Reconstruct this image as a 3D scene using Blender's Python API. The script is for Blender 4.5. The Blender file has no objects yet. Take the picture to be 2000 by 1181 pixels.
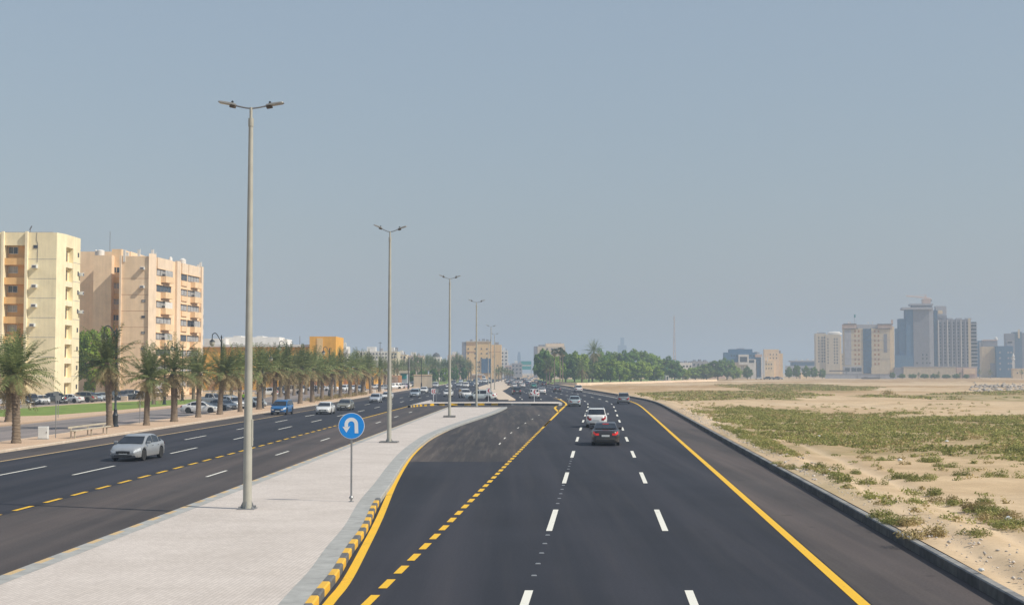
import bpy, bmesh, math, random
import numpy as np
from mathutils import Vector, Matrix

R = math.radians
rng = random.Random(11)
nrng = np.random.default_rng(5)
sc = bpy.context.scene
col = sc.collection

# ------------------------------------------------------------------ camera model (photo pixels, 2000 x 1181)
F, CX, CY, CAMH = 2700.0, 1000.0, 590.5, 5.0
PITCH = math.atan((725 - 590.5) / F)
CP, SP = math.cos(PITCH), math.sin(PITCH)


def ray(px, py):
    a, b = (px - CX) / F, -(py - CY) / F
    return a, CP - b * SP, SP + b * CP


def G(px, py, z=0.0):
    """ground point seen at a pixel"""
    x, y, k = ray(px, py)
    t = (z - CAMH) / k
    return (x * t, y * t)


def at(px, py, Y):
    """point at distance Y seen at a pixel -> (X, Z)"""
    x, y, k = ray(px, py)
    t = Y / y
    return x * t, CAMH + k * t


def WX(px, Y, py=740):
    return at(px, py, Y)[0]


def HZ(py, Y, px=1000):
    return at(px, py, Y)[1]


# ------------------------------------------------------------------ scene helpers
def tag(o, label=None, cat=None, group=None, kind=None):
    if label: o['label'] = label
    if cat: o['category'] = cat
    if group: o['group'] = group
    if kind: o['kind'] = kind
    return o


def thing(name, label, cat, loc=(0, 0, 0), rz=0.0, group=None):
    o = bpy.data.objects.new(name, None)
    col.objects.link(o)
    o.location = loc
    o.rotation_euler = (0, 0, rz)
    o.empty_display_size = 0.3
    return tag(o, label, cat, group)


def copy_tree(o, parent=None):
    c = o.copy()
    col.objects.link(c)
    if parent is not None:
        c.parent = parent
    for ch in list(o.children):
        copy_tree(ch, c)
    return c


class MB:
    """collects geometry, then links it as ONE mesh object"""

    def __init__(s):
        s.v, s.f, s.m = [], [], []

    def face(s, pts, m=0):
        n = len(s.v)
        s.v.extend([tuple(p) for p in pts])
        s.f.append(tuple(range(n, n + len(pts))))
        s.m.append(m)

    def raw(s, v, f, m=0):
        n = len(s.v)
        s.v.extend([tuple(p) for p in v])
        for q in f:
            s.f.append(tuple(i + n for i in q))
            s.m.append(m)

    def box(s, x0, x1, y0, y1, z0, z1, m=0):
        v = [(x0, y0, z0), (x1, y0, z0), (x1, y1, z0), (x0, y1, z0), (x0, y0, z1), (x1, y0, z1), (x1, y1, z1), (x0, y1, z1)]
        s.raw(v, [(0, 3, 2, 1), (4, 5, 6, 7), (0, 1, 5, 4), (1, 2, 6, 5), (2, 3, 7, 6), (3, 0, 4, 7)], m)
        return s

    def obox(s, c, size, mat, m=0):
        hx, hy, hz = size[0] / 2, size[1] / 2, size[2] / 2
        v = []
        for dz in (-hz, hz):
            for dx, dy in ((-hx, -hy), (hx, -hy), (hx, hy), (-hx, hy)):
                v.append(Vector(c) + mat @ Vector((dx, dy, dz)))
        s.raw(v, [(0, 3, 2, 1), (4, 5, 6, 7), (0, 1, 5, 4), (1, 2, 6, 5), (2, 3, 7, 6), (3, 0, 4, 7)], m)
        return s

    def prism(s, poly, z0, z1, m=0, mtop=None):
        a = sum(poly[i][0] * poly[(i + 1) % len(poly)][1] - poly[(i + 1) % len(poly)][0] * poly[i][1] for i in range(len(poly)))
        if a < 0: poly = poly[::-1]
        n = len(poly)
        v = [(p[0], p[1], z0) for p in poly] + [(p[0], p[1], z1) for p in poly]
        s.raw(v, [(i, (i + 1) % n, n + (i + 1) % n, n + i) for i in range(n)], m)
        s.raw([(p[0], p[1], z1) for p in poly], [tuple(range(n))], m if mtop is None else mtop)
        return s

    def tube(s, pts, rad, n=8, m=0, cap=True):
        pts = [Vector(p) for p in pts]
        rad = rad if isinstance(rad, (list, tuple)) else [rad] * len(pts)
        rings = []
        for i, p in enumerate(pts):
            d = (pts[min(i + 1, len(pts) - 1)] - pts[max(i - 1, 0)]).normalized()
            u = d.cross(Vector((0, 1, 0)) if abs(d.y) < 0.9 else Vector((1, 0, 0))).normalized()
            w = d.cross(u)
            rings.append([p + (u * math.cos(2 * math.pi * k / n) + w * math.sin(2 * math.pi * k / n)) * rad[i] for k in range(n)])
        v = [q for r in rings for q in r]
        f = []
        for i in range(len(rings) - 1):
            for k in range(n):
                a, b = i * n + k, i * n + (k + 1) % n
                f.append((a, a + n, b + n, b))
        if cap:
            f.append(tuple(range(n)))
            f.append(tuple(range(len(v) - 1, len(v) - n - 1, -1)))
        s.raw(v, f, m)
        return s

    def lathe(s, prof, n=16, m=0, c=(0, 0, 0), axis='z'):
        v, f = [], []
        for (r, z) in prof:
            for k in range(n):
                a = 2 * math.pi * k / n
                if axis == 'z':
                    v.append((c[0] + r * math.cos(a), c[1] + r * math.sin(a), c[2] + z))
                else:
                    v.append((c[0] + z, c[1] + r * math.cos(a), c[2] + r * math.sin(a)))
        for i in range(len(prof) - 1):
            for k in range(n):
                a, b = i * n + k, i * n + (k + 1) % n
                f.append((a, b, b + n, a + n))
        f.append(tuple(range(n - 1, -1, -1)))
        f.append(tuple(range(len(v) - n, len(v))))
        s.raw(v, f, m)
        return s

    def mesh(s, name, mats, smooth=False, angle=40, bevel=0):
        me = bpy.data.meshes.new(name)
        me.from_pydata(s.v, [], s.f)
        for mt in (mats if isinstance(mats, (list, tuple)) else [mats]):
            me.materials.append(mt)
        if len(me.materials) > 1:
            me.polygons.foreach_set('material_index', s.m)
        if bevel:
            bm = bmesh.new(); bm.from_mesh(me)
            bmesh.ops.remove_doubles(bm, verts=bm.verts, dist=0.0005)
            bmesh.ops.recalc_face_normals(bm, faces=bm.faces)
            bmesh.ops.bevel(bm, geom=list(bm.edges), offset=bevel, segments=2, profile=0.6, affect='EDGES', clamp_overlap=True)
            bm.to_mesh(me); bm.free()
        if smooth:
            if not bevel:
                bm = bmesh.new(); bm.from_mesh(me)
                bmesh.ops.remove_doubles(bm, verts=bm.verts, dist=0.0005)
                bm.to_mesh(me); bm.free()
            me.polygons.foreach_set('use_smooth', [True] * len(me.polygons))
            me.set_sharp_from_angle(angle=R(angle))
        me.update()
        return me

    def build(s, name, mats, parent=None, smooth=False, angle=40, bevel=0):
        o = bpy.data.objects.new(name, s.mesh(name, mats, smooth, angle, bevel))
        col.objects.link(o)
        if parent is not None:
            o.parent = parent
        return o


def part(name, mesh, parent):
    o = bpy.data.objects.new(name, mesh)
    col.objects.link(o)
    o.parent = parent
    return o


ORD = ('first second third fourth fifth sixth seventh eighth ninth tenth eleventh twelfth thirteenth fourteenth fifteenth '
       'sixteenth seventeenth eighteenth nineteenth twentieth twenty-first twenty-second twenty-third twenty-fourth '
       'twenty-fifth twenty-sixth twenty-seventh twenty-eighth twenty-ninth thirtieth').split()

# ------------------------------------------------------------------ materials
def new_mat(name):
    m = bpy.data.materials.new(name)
    m.use_nodes = True
    nt = m.node_tree
    b = nt.nodes['Principled BSDF']
    return m, nt, b


def N(nt, typ, **kw):
    n = nt.nodes.new(typ)
    for k, v in kw.items():
        setattr(n, k, v)
    return n


def coords(nt, scale=(1, 1, 1), rot=(0, 0, 0), obj=True):
    tc = N(nt, 'ShaderNodeTexCoord')
    mp = N(nt, 'ShaderNodeMapping')
    mp.inputs['Scale'].default_value = scale
    mp.inputs['Rotation'].default_value = rot
    nt.links.new(tc.outputs['Object'], mp.inputs['Vector'])
    return mp.outputs['Vector']


def noise(nt, vec, scale, detail=4, rough=0.55):
    n = N(nt, 'ShaderNodeTexNoise')
    n.inputs['Scale'].default_value = scale
    n.inputs['Detail'].default_value = detail
    n.inputs['Roughness'].default_value = rough
    nt.links.new(vec, n.inputs['Vector'])
    return n.outputs['Fac']


def ramp(nt, fac, stops):
    r = N(nt, 'ShaderNodeValToRGB')
    el = r.color_ramp.elements
    while len(el) < len(stops):
        el.new(0.5)
    for e, (p, c) in zip(el, stops):
        e.position = p
        e.color = (*c, 1) if len(c) == 3 else c
    nt.links.new(fac, r.inputs['Fac'])
    return r.outputs['Color']


def mix(nt, fac, a, b, typ='MIX'):
    n = N(nt, 'ShaderNodeMix', data_type='RGBA', blend_type=typ)
    for s, x in ((n.inputs[0], fac), (n.inputs[6], a), (n.inputs[7], b)):
        if isinstance(x, (int, float)):
            s.default_value = x
        elif isinstance(x, tuple):
            s.default_value = (*x, 1) if len(x) == 3 else x
        else:
            nt.links.new(x, s)
    return n.outputs[2]


def bump(nt, b, fac, strength=0.3, dist=0.02):
    n = N(nt, 'ShaderNodeBump')
    n.inputs['Strength'].default_value = strength
    n.inputs['Distance'].default_value = dist
    nt.links.new(fac, n.inputs['Height'])
    nt.links.new(n.outputs['Normal'], b.inputs['Normal'])


def simple(name, c, rough=0.7, metal=0.0, var=0.15, scale=2.0, emit=0.0, coat=0.0):
    m, nt, b = new_mat(name)
    v = coords(nt)
    f = noise(nt, v, scale, 5)
    lo = tuple(x * (1 - var) for x in c)
    hi = tuple(min(1, x * (1 + var)) for x in c)
    cc = ramp(nt, f, [(0.3, lo), (0.7, hi)])
    nt.links.new(cc, b.inputs['Base Color'])
    b.inputs['Roughness'].default_value = rough
    b.inputs['Metallic'].default_value = metal
    b.inputs['Coat Weight'].default_value = coat
    if emit:
        b.inputs['Emission Color'].default_value = (*c, 1)
        b.inputs['Emission Strength'].default_value = emit
    return m


M = {}


def asphalt(name, lo, hi, streak_rot=0.0, dust=0.0):
    m, nt, b = new_mat(name)
    v = coords(nt)
    vs = coords(nt, (0.9, 0.03, 1), (0, 0, streak_rot))
    big = noise(nt, v, 0.09, 5, 0.6)
    fine = noise(nt, v, 14, 3, 0.7)
    st = noise(nt, vs, 1.0, 5, 0.6)
    c = ramp(nt, st, [(0.3, lo), (0.7, hi)])
    c = mix(nt, 0.55, c, ramp(nt, big, [(0.35, tuple(x * .82 for x in lo)), (0.65, tuple(x * 1.12 for x in hi))]))
    vt = coords(nt, (0.55, 0.012, 1), (0, 0, streak_rot))
    wt = noise(nt, vt, 1.0, 3, 0.5)
    c = mix(nt, ramp(nt, wt, [(0.44, (0, 0, 0)), (0.66, (0.8,) * 3)]), c, tuple(x * k for x, k in zip(hi, (1.5, 1.38, 1.32))))
    spot = noise(nt, coords(nt), 1.1, 2, 0.4)
    c = mix(nt, ramp(nt, spot, [(0.70, (0, 0, 0)), (0.80, (0.5,) * 3)]), c, tuple(x * .55 for x in lo))
    c = mix(nt, 0.35, c, ramp(nt, fine, [(0.35, (0.55, 0.55, 0.55)), (0.65, (1.45, 1.45, 1.45))]), 'MULTIPLY')
    if dust:
        c = mix(nt, ramp(nt, noise(nt, vs, 1.7, 6, 0.7), [(0.48, (0, 0, 0)), (0.75, (dust,) * 3)]), c, (0.30, 0.25, 0.20))
    nt.links.new(c, b.inputs['Base Color'])
    b.inputs['Roughness'].default_value = 0.85
    b.inputs['Specular IOR Level'].default_value = 0.25
    bump(nt, b, fine, 0.25, 0.01)
    return m


M['road'] = asphalt('fresh_asphalt', (0.0205, 0.0235, 0.033), (0.0275, 0.0305, 0.041), -0.066, 0.04)
M['road_old'] = asphalt('worn_asphalt', (0.052, 0.047, 0.049), (0.074, 0.066, 0.066), -0.03, 0.10)
M['road_dusty'] = asphalt('dusty_asphalt', (0.034, 0.034, 0.039), (0.050, 0.047, 0.049), -0.35, 0.30)
M['service'] = asphalt('pale_asphalt', (0.16, 0.15, 0.155), (0.22, 0.20, 0.195), 0.0, 0.25)


def paint_line(name, c, wear):
    m, nt, b = new_mat(name)
    v = coords(nt)
    f = noise(nt, v, 9, 6, 0.7)
    g = noise(nt, v, 0.5, 4, 0.6)
    k = mix(nt, 0.5, f, g)
    cc = mix(nt, ramp(nt, k, [(0.36 - wear, (1, 1, 1)), (0.44, (0, 0, 0))]), c, tuple(x * 0.45 + 0.03 for x in c))
    nt.links.new(cc, b.inputs['Base Color'])
    b.inputs['Roughness'].default_value = 0.6
    return m


M['yellow'] = paint_line('yellow_road_paint', (0.78, 0.46, 0.01), 0.015)
M['yellow_faded'] = paint_line('faded_yellow_paint', (0.56, 0.40, 0.20), -0.02)
M['white_line'] = paint_line('white_road_paint', (0.74, 0.73, 0.66), 0.01)
M['black_paint'] = simple('black_kerb_paint', (0.115, 0.12, 0.125), 0.75, var=0.35, scale=6)
M['kerb_yellow'] = paint_line('worn_yellow_kerb_paint', (0.72, 0.42, 0.04), 0.0)
M['rubble'] = simple('grey_rubble', (0.36, 0.32, 0.28), 0.95, var=0.4, scale=0.6)
M['concrete'] = simple('concrete', (0.34, 0.345, 0.335), 0.85, var=0.18, scale=2.5)
M['concrete_dark'] = simple('kerb_concrete', (0.19, 0.19, 0.19), 0.9, var=0.25, scale=3)
M['beige_concrete'] = simple('beige_concrete', (0.56, 0.46, 0.36), 0.85, var=0.15, scale=2)


def paver(name, a, bcol, mortar, scale, rotz, stain=0.5, msize=0.02):
    m, nt, b = new_mat(name)
    v = coords(nt, (1, 1, 1), (0, 0, rotz))
    br = N(nt, 'ShaderNodeTexBrick')
    br.inputs['Color1'].default_value = (*a, 1)
    br.inputs['Color2'].default_value = (*bcol, 1)
    br.inputs['Mortar'].default_value = (*mortar, 1)
    br.inputs['Scale'].default_value = scale
    br.inputs['Mortar Size'].default_value = msize
    br.inputs['Bias'].default_value = 0.0
    nt.links.new(v, br.inputs['Vector'])
    w = coords(nt)
    g = noise(nt, w, 0.35, 6, 0.65)
    c = mix(nt, 0.7 * stain, br.outputs['Color'], ramp(nt, g, [(0.32, (0.66, 0.64, 0.61)), (0.62, (1.08, 1.08, 1.08))]), 'MULTIPLY')
    sp = noise(nt, w, 3.3, 3, 0.5)
    c = mix(nt, ramp(nt, sp, [(0.70, (0, 0, 0)), (0.78, (0.35,) * 3)]), c, (0.22, 0.2, 0.18))
    nt.links.new(c, b.inputs['Base Color'])
    b.inputs['Roughness'].default_value = 0.9
    bump(nt, b, br.outputs['Fac'], -0.4, 0.01)
    return m


M['paver'] = paver('pale_block_paving', (0.60, 0.545, 0.505), (0.53, 0.48, 0.445), (0.40, 0.36, 0.33), 2.4, math.pi / 2 + 0.06)
M['paver_tan'] = paver('tan_block_paving', (0.62, 0.44, 0.30), (0.56, 0.40, 0.28), (0.42, 0.31, 0.22), 2.0, math.pi / 2)


def wall_mat(name, c, var=0.09, streak=0.13):
    m, nt, b = new_mat(name)
    v = coords(nt)
    vs = coords(nt, (1.2, 1.2, 0.08))
    c1 = ramp(nt, noise(nt, v, 0.5, 6, 0.6), [(0.3, tuple(x * (1 - var) for x in c)), (0.7, tuple(min(1, x * (1 + var)) for x in c))])
    st = ramp(nt, noise(nt, vs, 1.3, 5, 0.65), [(0.42, (1 - streak,) * 3), (0.6, (1, 1, 1))])
    cc = mix(nt, 0.6, c1, st, 'MULTIPLY')
    nt.links.new(cc, b.inputs['Base Color'])
    b.inputs['Roughness'].default_value = 0.9
    b.inputs['Specular IOR Level'].default_value = 0.2
    return m


for k, c in dict(cream=(0.88, 0.775, 0.53), cream_lit=(0.90, 0.80, 0.58), ochre=(0.80, 0.50, 0.22), tan=(0.84, 0.64, 0.44),
                 tan_warm=(0.82, 0.60, 0.38), pinkcream=(0.78, 0.63, 0.48), mall=(0.80, 0.42, 0.07), mall_brown=(0.42, 0.21, 0.10), white_wall=(0.72, 0.70, 0.67),
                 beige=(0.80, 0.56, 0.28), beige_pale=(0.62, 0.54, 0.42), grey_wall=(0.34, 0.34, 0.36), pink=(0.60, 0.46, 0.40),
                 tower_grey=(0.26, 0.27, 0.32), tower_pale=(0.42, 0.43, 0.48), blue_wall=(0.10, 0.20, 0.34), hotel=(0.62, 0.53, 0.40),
                 hotel_side=(0.80, 0.64, 0.43), dark_trim=(0.16, 0.15, 0.16), roof_dark=(0.10, 0.10, 0.11), teal=(0.03, 0.30, 0.30)).items():
    M[k] = wall_mat(k + '_render', c)


def glass_mat(name, c, rough=0.12):
    m, nt, b = new_mat(name)
    v = coords(nt)
    f = noise(nt, v, 1.2, 3)
    nt.links.new(ramp(nt, f, [(0.35, tuple(x * .7 for x in c)), (0.65, tuple(x * 1.3 for x in c))]), b.inputs['Base Color'])
    b.inputs['Roughness'].default_value = rough
    b.inputs['Specular IOR Level'].default_value = 0.6
    return m


M['win'] = glass_mat('window_glass', (0.055, 0.07, 0.09))
M['win_blue'] = glass_mat('blue_glass', (0.05, 0.11, 0.20), 0.25)
M['win_pale'] = simple('curtained_glass', (0.40, 0.40, 0.40), 0.3, var=0.25, scale=1)
M['car_glass'] = glass_mat('tinted_car_glass', (0.018, 0.022, 0.030), 0.05)
M['tyre'] = simple('tyre_rubber', (0.02, 0.02, 0.021), 0.85)
M['alloy'] = simple('alloy_rim', (0.55, 0.55, 0.56), 0.35, 0.6)
M['plastic_dark'] = simple('dark_plastic', (0.025, 0.026, 0.028), 0.55)
M['plate'] = simple('number_plate', (0.68, 0.70, 0.70), 0.5, var=0.05)
M['chrome'] = simple('chrome_trim', (0.75, 0.75, 0.76), 0.2, 0.9, var=0.05)
M['head_lamp'] = simple('head_lamp_lens', (0.66, 0.70, 0.74), 0.08, 0.2, var=0.2, scale=9)
M['tail_lamp'] = simple('tail_lamp_lens', (0.38, 0.012, 0.014), 0.15, var=0.3, scale=9)
M['tail_lit'] = simple('lit_brake_lamp', (0.75, 0.04, 0.035), 0.2, var=0.3, emit=0.2)


def car_paint():
    m, nt, b = new_mat('car_paint')
    oi = N(nt, 'ShaderNodeObjectInfo')
    v = coords(nt)
    dust = ramp(nt, noise(nt, v, 3.0, 5, 0.6), [(0.35, (0.92, 0.92, 0.92)), (0.7, (1.05, 1.05, 1.05))])
    c = mix(nt, 1.0, oi.outputs['Color'], dust, 'MULTIPLY')
    sep = N(nt, 'ShaderNodeSeparateXYZ')
    nt.links.new(v, sep.inputs[0])
    low = ramp(nt, sep.outputs['Z'], [(0.25, (0.35, 0.35, 0.35)), (0.55, (0.0, 0.0, 0.0))])
    c = mix(nt, low, c, (0.30, 0.26, 0.21))
    nt.links.new(c, b.inputs['Base Color'])
    b.inputs['Roughness'].default_value = 0.32
    b.inputs['Metallic'].default_value = 0.12
    b.inputs['Coat Weight'].default_value = 0.7
    b.inputs['Coat Roughness'].default_value = 0.06
    return m


M['paint'] = car_paint()
M['pole'] = simple('weathered_pole_paint', (0.42, 0.41, 0.355), 0.55, 0.1, var=0.14, scale=1.2)
M['lamp_head'] = simple('lamp_head_grey', (0.27, 0.265, 0.25), 0.5, 0.2)
M['lamp_lens'] = simple('lamp_lens', (0.55, 0.50, 0.42), 0.2)
M['galv'] = simple('galvanised_steel', (0.33, 0.34, 0.35), 0.4, 0.6)
M['iron'] = simple('dark_cast_iron', (0.035, 0.045, 0.055), 0.5, 0.3)
M['lantern'] = simple('frosted_lantern_glass', (0.50, 0.48, 0.40), 0.3)
M['sign_blue'] = simple('sign_blue', (0.005, 0.27, 0.80), 0.35, var=0.04)
M['sign_white'] = simple('sign_white', (0.78, 0.80, 0.82), 0.4, var=0.04)
M['sign_red'] = simple('sign_red', (0.50, 0.02, 0.03), 0.4, var=0.05)
M['sign_back'] = simple('sign_back_grey', (0.30, 0.33, 0.34), 0.5, 0.3)
M['box_white'] = simple('utility_box_white', (0.64, 0.66, 0.66), 0.5, var=0.08)
M['rail_cream'] = simple('cream_rail_paint', (0.46, 0.41, 0.32), 0.7)
M['stone'] = simple('pale_stone', (0.50, 0.45, 0.40), 0.9, var=0.35, scale=0.8)
M['litter'] = simple('white_litter', (0.55, 0.57, 0.58), 0.7)


def leaf_mat(name, lo, hi, scale=0.8, transl=0.25):
    m, nt, b = new_mat(name)
    v = coords(nt)
    oi = N(nt, 'ShaderNodeObjectInfo')
    f = noise(nt, v, scale, 4, 0.65)
    ge = N(nt, 'ShaderNodeNewGeometry')
    mx = N(nt, 'ShaderNodeMath', operation='MULTIPLY_ADD')
    nt.links.new(ge.outputs['Random Per Island'], mx.inputs[0])
    mx.inputs[1].default_value = 0.35
    nt.links.new(f, mx.inputs[2])
    c = ramp(nt, mx.outputs[0], [(0.42, lo), (0.85, hi)])
    hs = N(nt, 'ShaderNodeHueSaturation')
    vv = N(nt, 'ShaderNodeMapRange')
    nt.links.new(oi.outputs['Random'], vv.inputs[0])
    vv.inputs[3].default_value = 0.75
    vv.inputs[4].default_value = 1.25
    nt.links.new(vv.outputs[0], hs.inputs['Value'])
    nt.links.new(c, hs.inputs['Color'])
    nt.links.new(hs.outputs[0], b.inputs['Base Color'])
    b.inputs['Roughness'].default_value = 0.6
    b.inputs['Specular IOR Level'].default_value = 0.25
    tr = N(nt, 'ShaderNodeBsdfTranslucent')
    nt.links.new(hs.outputs[0], tr.inputs['Color'])
    ms = N(nt, 'ShaderNodeMixShader')
    ms.inputs[0].default_value = transl
    nt.links.new(b.outputs[0], ms.inputs[1])
    nt.links.new(tr.outputs[0], ms.inputs[2])
    nt.links.new(ms.outputs[0], nt.nodes['Material Output'].inputs['Surface'])
    return m


M['leaf'] = leaf_mat('broadleaf_foliage', (0.075, 0.17, 0.018), (0.31, 0.42, 0.05), 0.45)
M['leaf_dark'] = leaf_mat('dark_foliage', (0.04, 0.11, 0.02), (0.17, 0.28, 0.045), 0.45)
M['leaf_bright'] = leaf_mat('bright_foliage', (0.12, 0.22, 0.02), (0.36, 0.45, 0.06), 0.45)
M['palm_leaf'] = leaf_mat('palm_frond', (0.085, 0.125, 0.042), (0.27, 0.31, 0.125), 0.6, 0.35)
M['palm_dry'] = leaf_mat('dry_palm_frond', (0.22, 0.19, 0.09), (0.46, 0.37, 0.20), 0.6, 0.35)
M['fan_leaf'] = leaf_mat('fan_palm_leaf', (0.035, 0.07, 0.028), (0.11, 0.15, 0.055), 0.6)
M['scrub'] = leaf_mat('desert_scrub', (0.15, 0.165, 0.045), (0.35, 0.345, 0.12), 0.25, 0.35)
M['scrub_dry'] = leaf_mat('dry_scrub', (0.26, 0.21, 0.09), (0.50, 0.40, 0.20), 0.4, 0.35)
M['bark'] = simple('tree_bark', (0.12, 0.09, 0.065), 0.9, var=0.35, scale=3)


def palm_bark():
    m, nt, b = new_mat('palm_trunk_bark')
    v = coords(nt)
    w = N(nt, 'ShaderNodeTexWave', wave_type='BANDS', bands_direction='Z')
    w.inputs['Scale'].default_value = 3.2
    w.inputs['Distortion'].default_value = 2.5
    w.inputs['Detail'].default_value = 3
    nt.links.new(v, w.inputs['Vector'])
    c = ramp(nt, w.outputs['Fac'], [(0.2, (0.17, 0.13, 0.095)), (0.7, (0.33, 0.26, 0.19))])
    c = mix(nt, 0.4, c, ramp(nt, noise(nt, v, 5, 4), [(0.3, (0.5, 0.5, 0.5)), (0.7, (1.3, 1.3, 1.3))]), 'MULTIPLY')
    nt.links.new(c, b.inputs['Base Color'])
    b.inputs['Roughness'].default_value = 0.95
    bump(nt, b, w.outputs['Fac'], 0.8, 0.05)
    return m


M['palm_bark'] = palm_bark()


def sand_mat(name, use_attr):
    m, nt, b = new_mat(name)
    v = coords(nt)
    big = noise(nt, v, 0.022, 6, 0.6)
    mid = noise(nt, v, 0.3, 6, 0.65)
    fine = noise(nt, v, 5.0, 5, 0.7)
    c = ramp(nt, big, [(0.32, (0.46, 0.33, 0.20)), (0.5, (0.57, 0.43, 0.275)), (0.68, (0.66, 0.53, 0.38))])
    c = mix(nt, 0.7, c, ramp(nt, mid, [(0.3, (0.70, 0.67, 0.64)), (0.7, (1.15, 1.15, 1.15))]), 'MULTIPLY')
    peb = noise(nt, v, 9.0, 2, 0.5)
    c = mix(nt, ramp(nt, peb, [(0.66, (0, 0, 0)), (0.74, (0.55,) * 3)]), c, (0.30, 0.23, 0.16))
    twig = noise(nt, coords(nt, (2.2, 0.6, 1), (0, 0, 0.5)), 1.6, 5, 0.75)
    c = mix(nt, ramp(nt, twig, [(0.64, (0, 0, 0)), (0.72, (0.45,) * 3)]), c, (0.33, 0.24, 0.13))
    c = mix(nt, 0.45, c, ramp(nt, fine, [(0.3, (0.75, 0.74, 0.72)), (0.7, (1.15, 1.15, 1.15))]), 'MULTIPLY')
    if use_attr:
        a = N(nt, 'ShaderNodeAttribute', attribute_name='cover')
        sep = N(nt, 'ShaderNodeSeparateColor')
        nt.links.new(a.outputs['Color'], sep.inputs[0])
        mm = N(nt, 'ShaderNodeMath', operation='MULTIPLY')
        nt.links.new(sep.outputs[0], mm.inputs[0])
        nt.links.new(ramp(nt, noise(nt, v, 0.22, 6, 0.7), [(0.36, (0.25,) * 3), (0.6, (1, 1, 1))]), mm.inputs[1])
        c = mix(nt, mm.outputs[0], c, ramp(nt, mid, [(0.3, (0.16, 0.145, 0.055)), (0.7, (0.29, 0.245, 0.11))]))
        # reddish low weeds
        m2 = N(nt, 'ShaderNodeMath', operation='MULTIPLY')
        nt.links.new(sep.outputs[1], m2.inputs[0])
        nt.links.new(ramp(nt, noise(nt, v, 0.12, 6, 0.7), [(0.36, (0, 0, 0)), (0.54, (1, 1, 1))]), m2.inputs[1])
        c = mix(nt, m2.outputs[0], c, (0.37, 0.235, 0.115))
        # trodden pale track
        c = mix(nt, sep.outputs[2], c, mix(nt, 0.5, (0.66, 0.52, 0.37), c))
    nt.links.new(c, b.inputs['Base Color'])
    b.inputs['Roughness'].default_value = 0.95
    b.inputs['Specular IOR Level'].default_value = 0.15
    bump(nt, b, mid, 0.5, 0.12)
    return m


M['sand'] = sand_mat('sandy_ground', False)
M['field'] = sand_mat('desert_field', True)


def lawn_mat():
    m, nt, b = new_mat('mown_lawn')
    v = coords(nt)
    c = ramp(nt, noise(nt, v, 0.4, 6, 0.7), [(0.3, (0.10, 0.16, 0.02)), (0.55, (0.17, 0.25, 0.035)), (0.75, (0.25, 0.29, 0.07))])
    c = mix(nt, 0.5, c, ramp(nt, noise(nt, v, 9, 4, 0.7), [(0.3, (0.6, 0.6, 0.6)), (0.7, (1.3, 1.3, 1.3))]), 'MULTIPLY')
    nt.links.new(c, b.inputs['Base Color'])
    b.inputs['Roughness'].default_value = 0.9
    return m


M['lawn'] = lawn_mat()
# ------------------------------------------------------------------ lines of the roads, as X(Y)
class Line:
    def __init__(s, pts, smooth=12):
        pts = sorted(pts)
        ys = np.arange(-60, 1700, 1.0)
        a = np.array(pts)
        x = np.interp(ys, a[:, 0], a[:, 1])
        # linear extension of the near end
        k0 = (a[1, 1] - a[0, 1]) / (a[1, 0] - a[0, 0])
        x = np.where(ys < a[0, 0], a[0, 1] + k0 * (ys - a[0, 0]), x)
        n = int(smooth)
        if n > 1:
            pad = np.pad(x, n, mode='reflect', reflect_type='odd')
            x = np.convolve(pad, np.ones(2 * n + 1) / (2 * n + 1), 'valid')
        s.ys, s.x = ys, x

    def __call__(s, y):
        return float(np.interp(y, s.ys, s.x))


LSH = lambda t: -0.22 * min(1.2, max(0.0, (t - 45) / 90))      # the lanes narrow a little with distance
RR = Line([(-40, 2.89), (30, 7.57), (68, 10.05), (100, 12.1), (146, 15.12), (173, 16.88), (205, 18.9), (228, 19.9), (262, 19.75), (293, 18.8), (325, 17.9), (350, 17.4), (420, 15.4), (480, 14.1), (529, 10.5), (640, 6.6), (900, 1.0), (1400, -8)], 14)
KL = Line([(20, -33), (85, -31.4), (120, -30.5), (155, -29.9), (207, -29.0), (300, -28.3), (409, -27.8), (587, -24.5), (710, -21), (900, -14), (1400, 0)], 20)
ML = Line([(32.7, -12.1), (300, -6.27), (1400, 10)], 2)
DY = Line([(32.7, -18.3), (86, -17.05), (150, -15.85), (204, -14.8), (300, -13), (1400, 4)], 4)      # yellow dashes, left road
YL = Line([(40, -29.6), (98, -27.8), (140, -26.6), (200, -25.7), (300, -25.0), (409, -24.6), (587, -21.5), (900, -11.5), (1400, 2)], 20)
SW = Line([(40, -38.0), (95.7, -35.5), (125, -35.6), (155, -35.4), (240, -34.3), (330, -33.4), (420, -33), (600, -30), (900, -20)], 10)

YS = list(np.concatenate([np.arange(-40, 60, 4), np.arange(60, 300, 4), np.arange(300, 700, 10), np.arange(700, 1420, 40)]))


def strip(name, fa, fb, z, mat, y0=-40, y1=1400, kind='structure'):
    b = MB()
    ys = [y0] + [y for y in YS if y0 < y < y1] + [y1]
    v, f = [], []
    for y in ys:
        v += [(fa(y), y, z), (fb(y), y, z)]
    for i in range(len(ys) - 1):
        f.append((2 * i, 2 * i + 1, 2 * i + 3, 2 * i + 2))
    b.raw(v, f)
    return tag(b.build(name, mat), kind=kind)


# base ground, out to the horizon
g = MB()
n = 26
xs = [math.copysign(4600 * (abs(t) ** 2), t) for t in np.linspace(-1, 1, n)]
ysg = [-400 + 5000 * (t ** 2) for t in np.linspace(0, 1, n)]
v = [(x, y, -0.03) for y in ysg for x in xs]
f = [(j * n + i, j * n + i + 1, (j + 1) * n + i + 1, (j + 1) * n + i) for j in range(n - 1) for i in range(n - 1)]
g.raw(v, f)
tag(g.build('ground', M['sand']), kind='structure')

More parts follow.
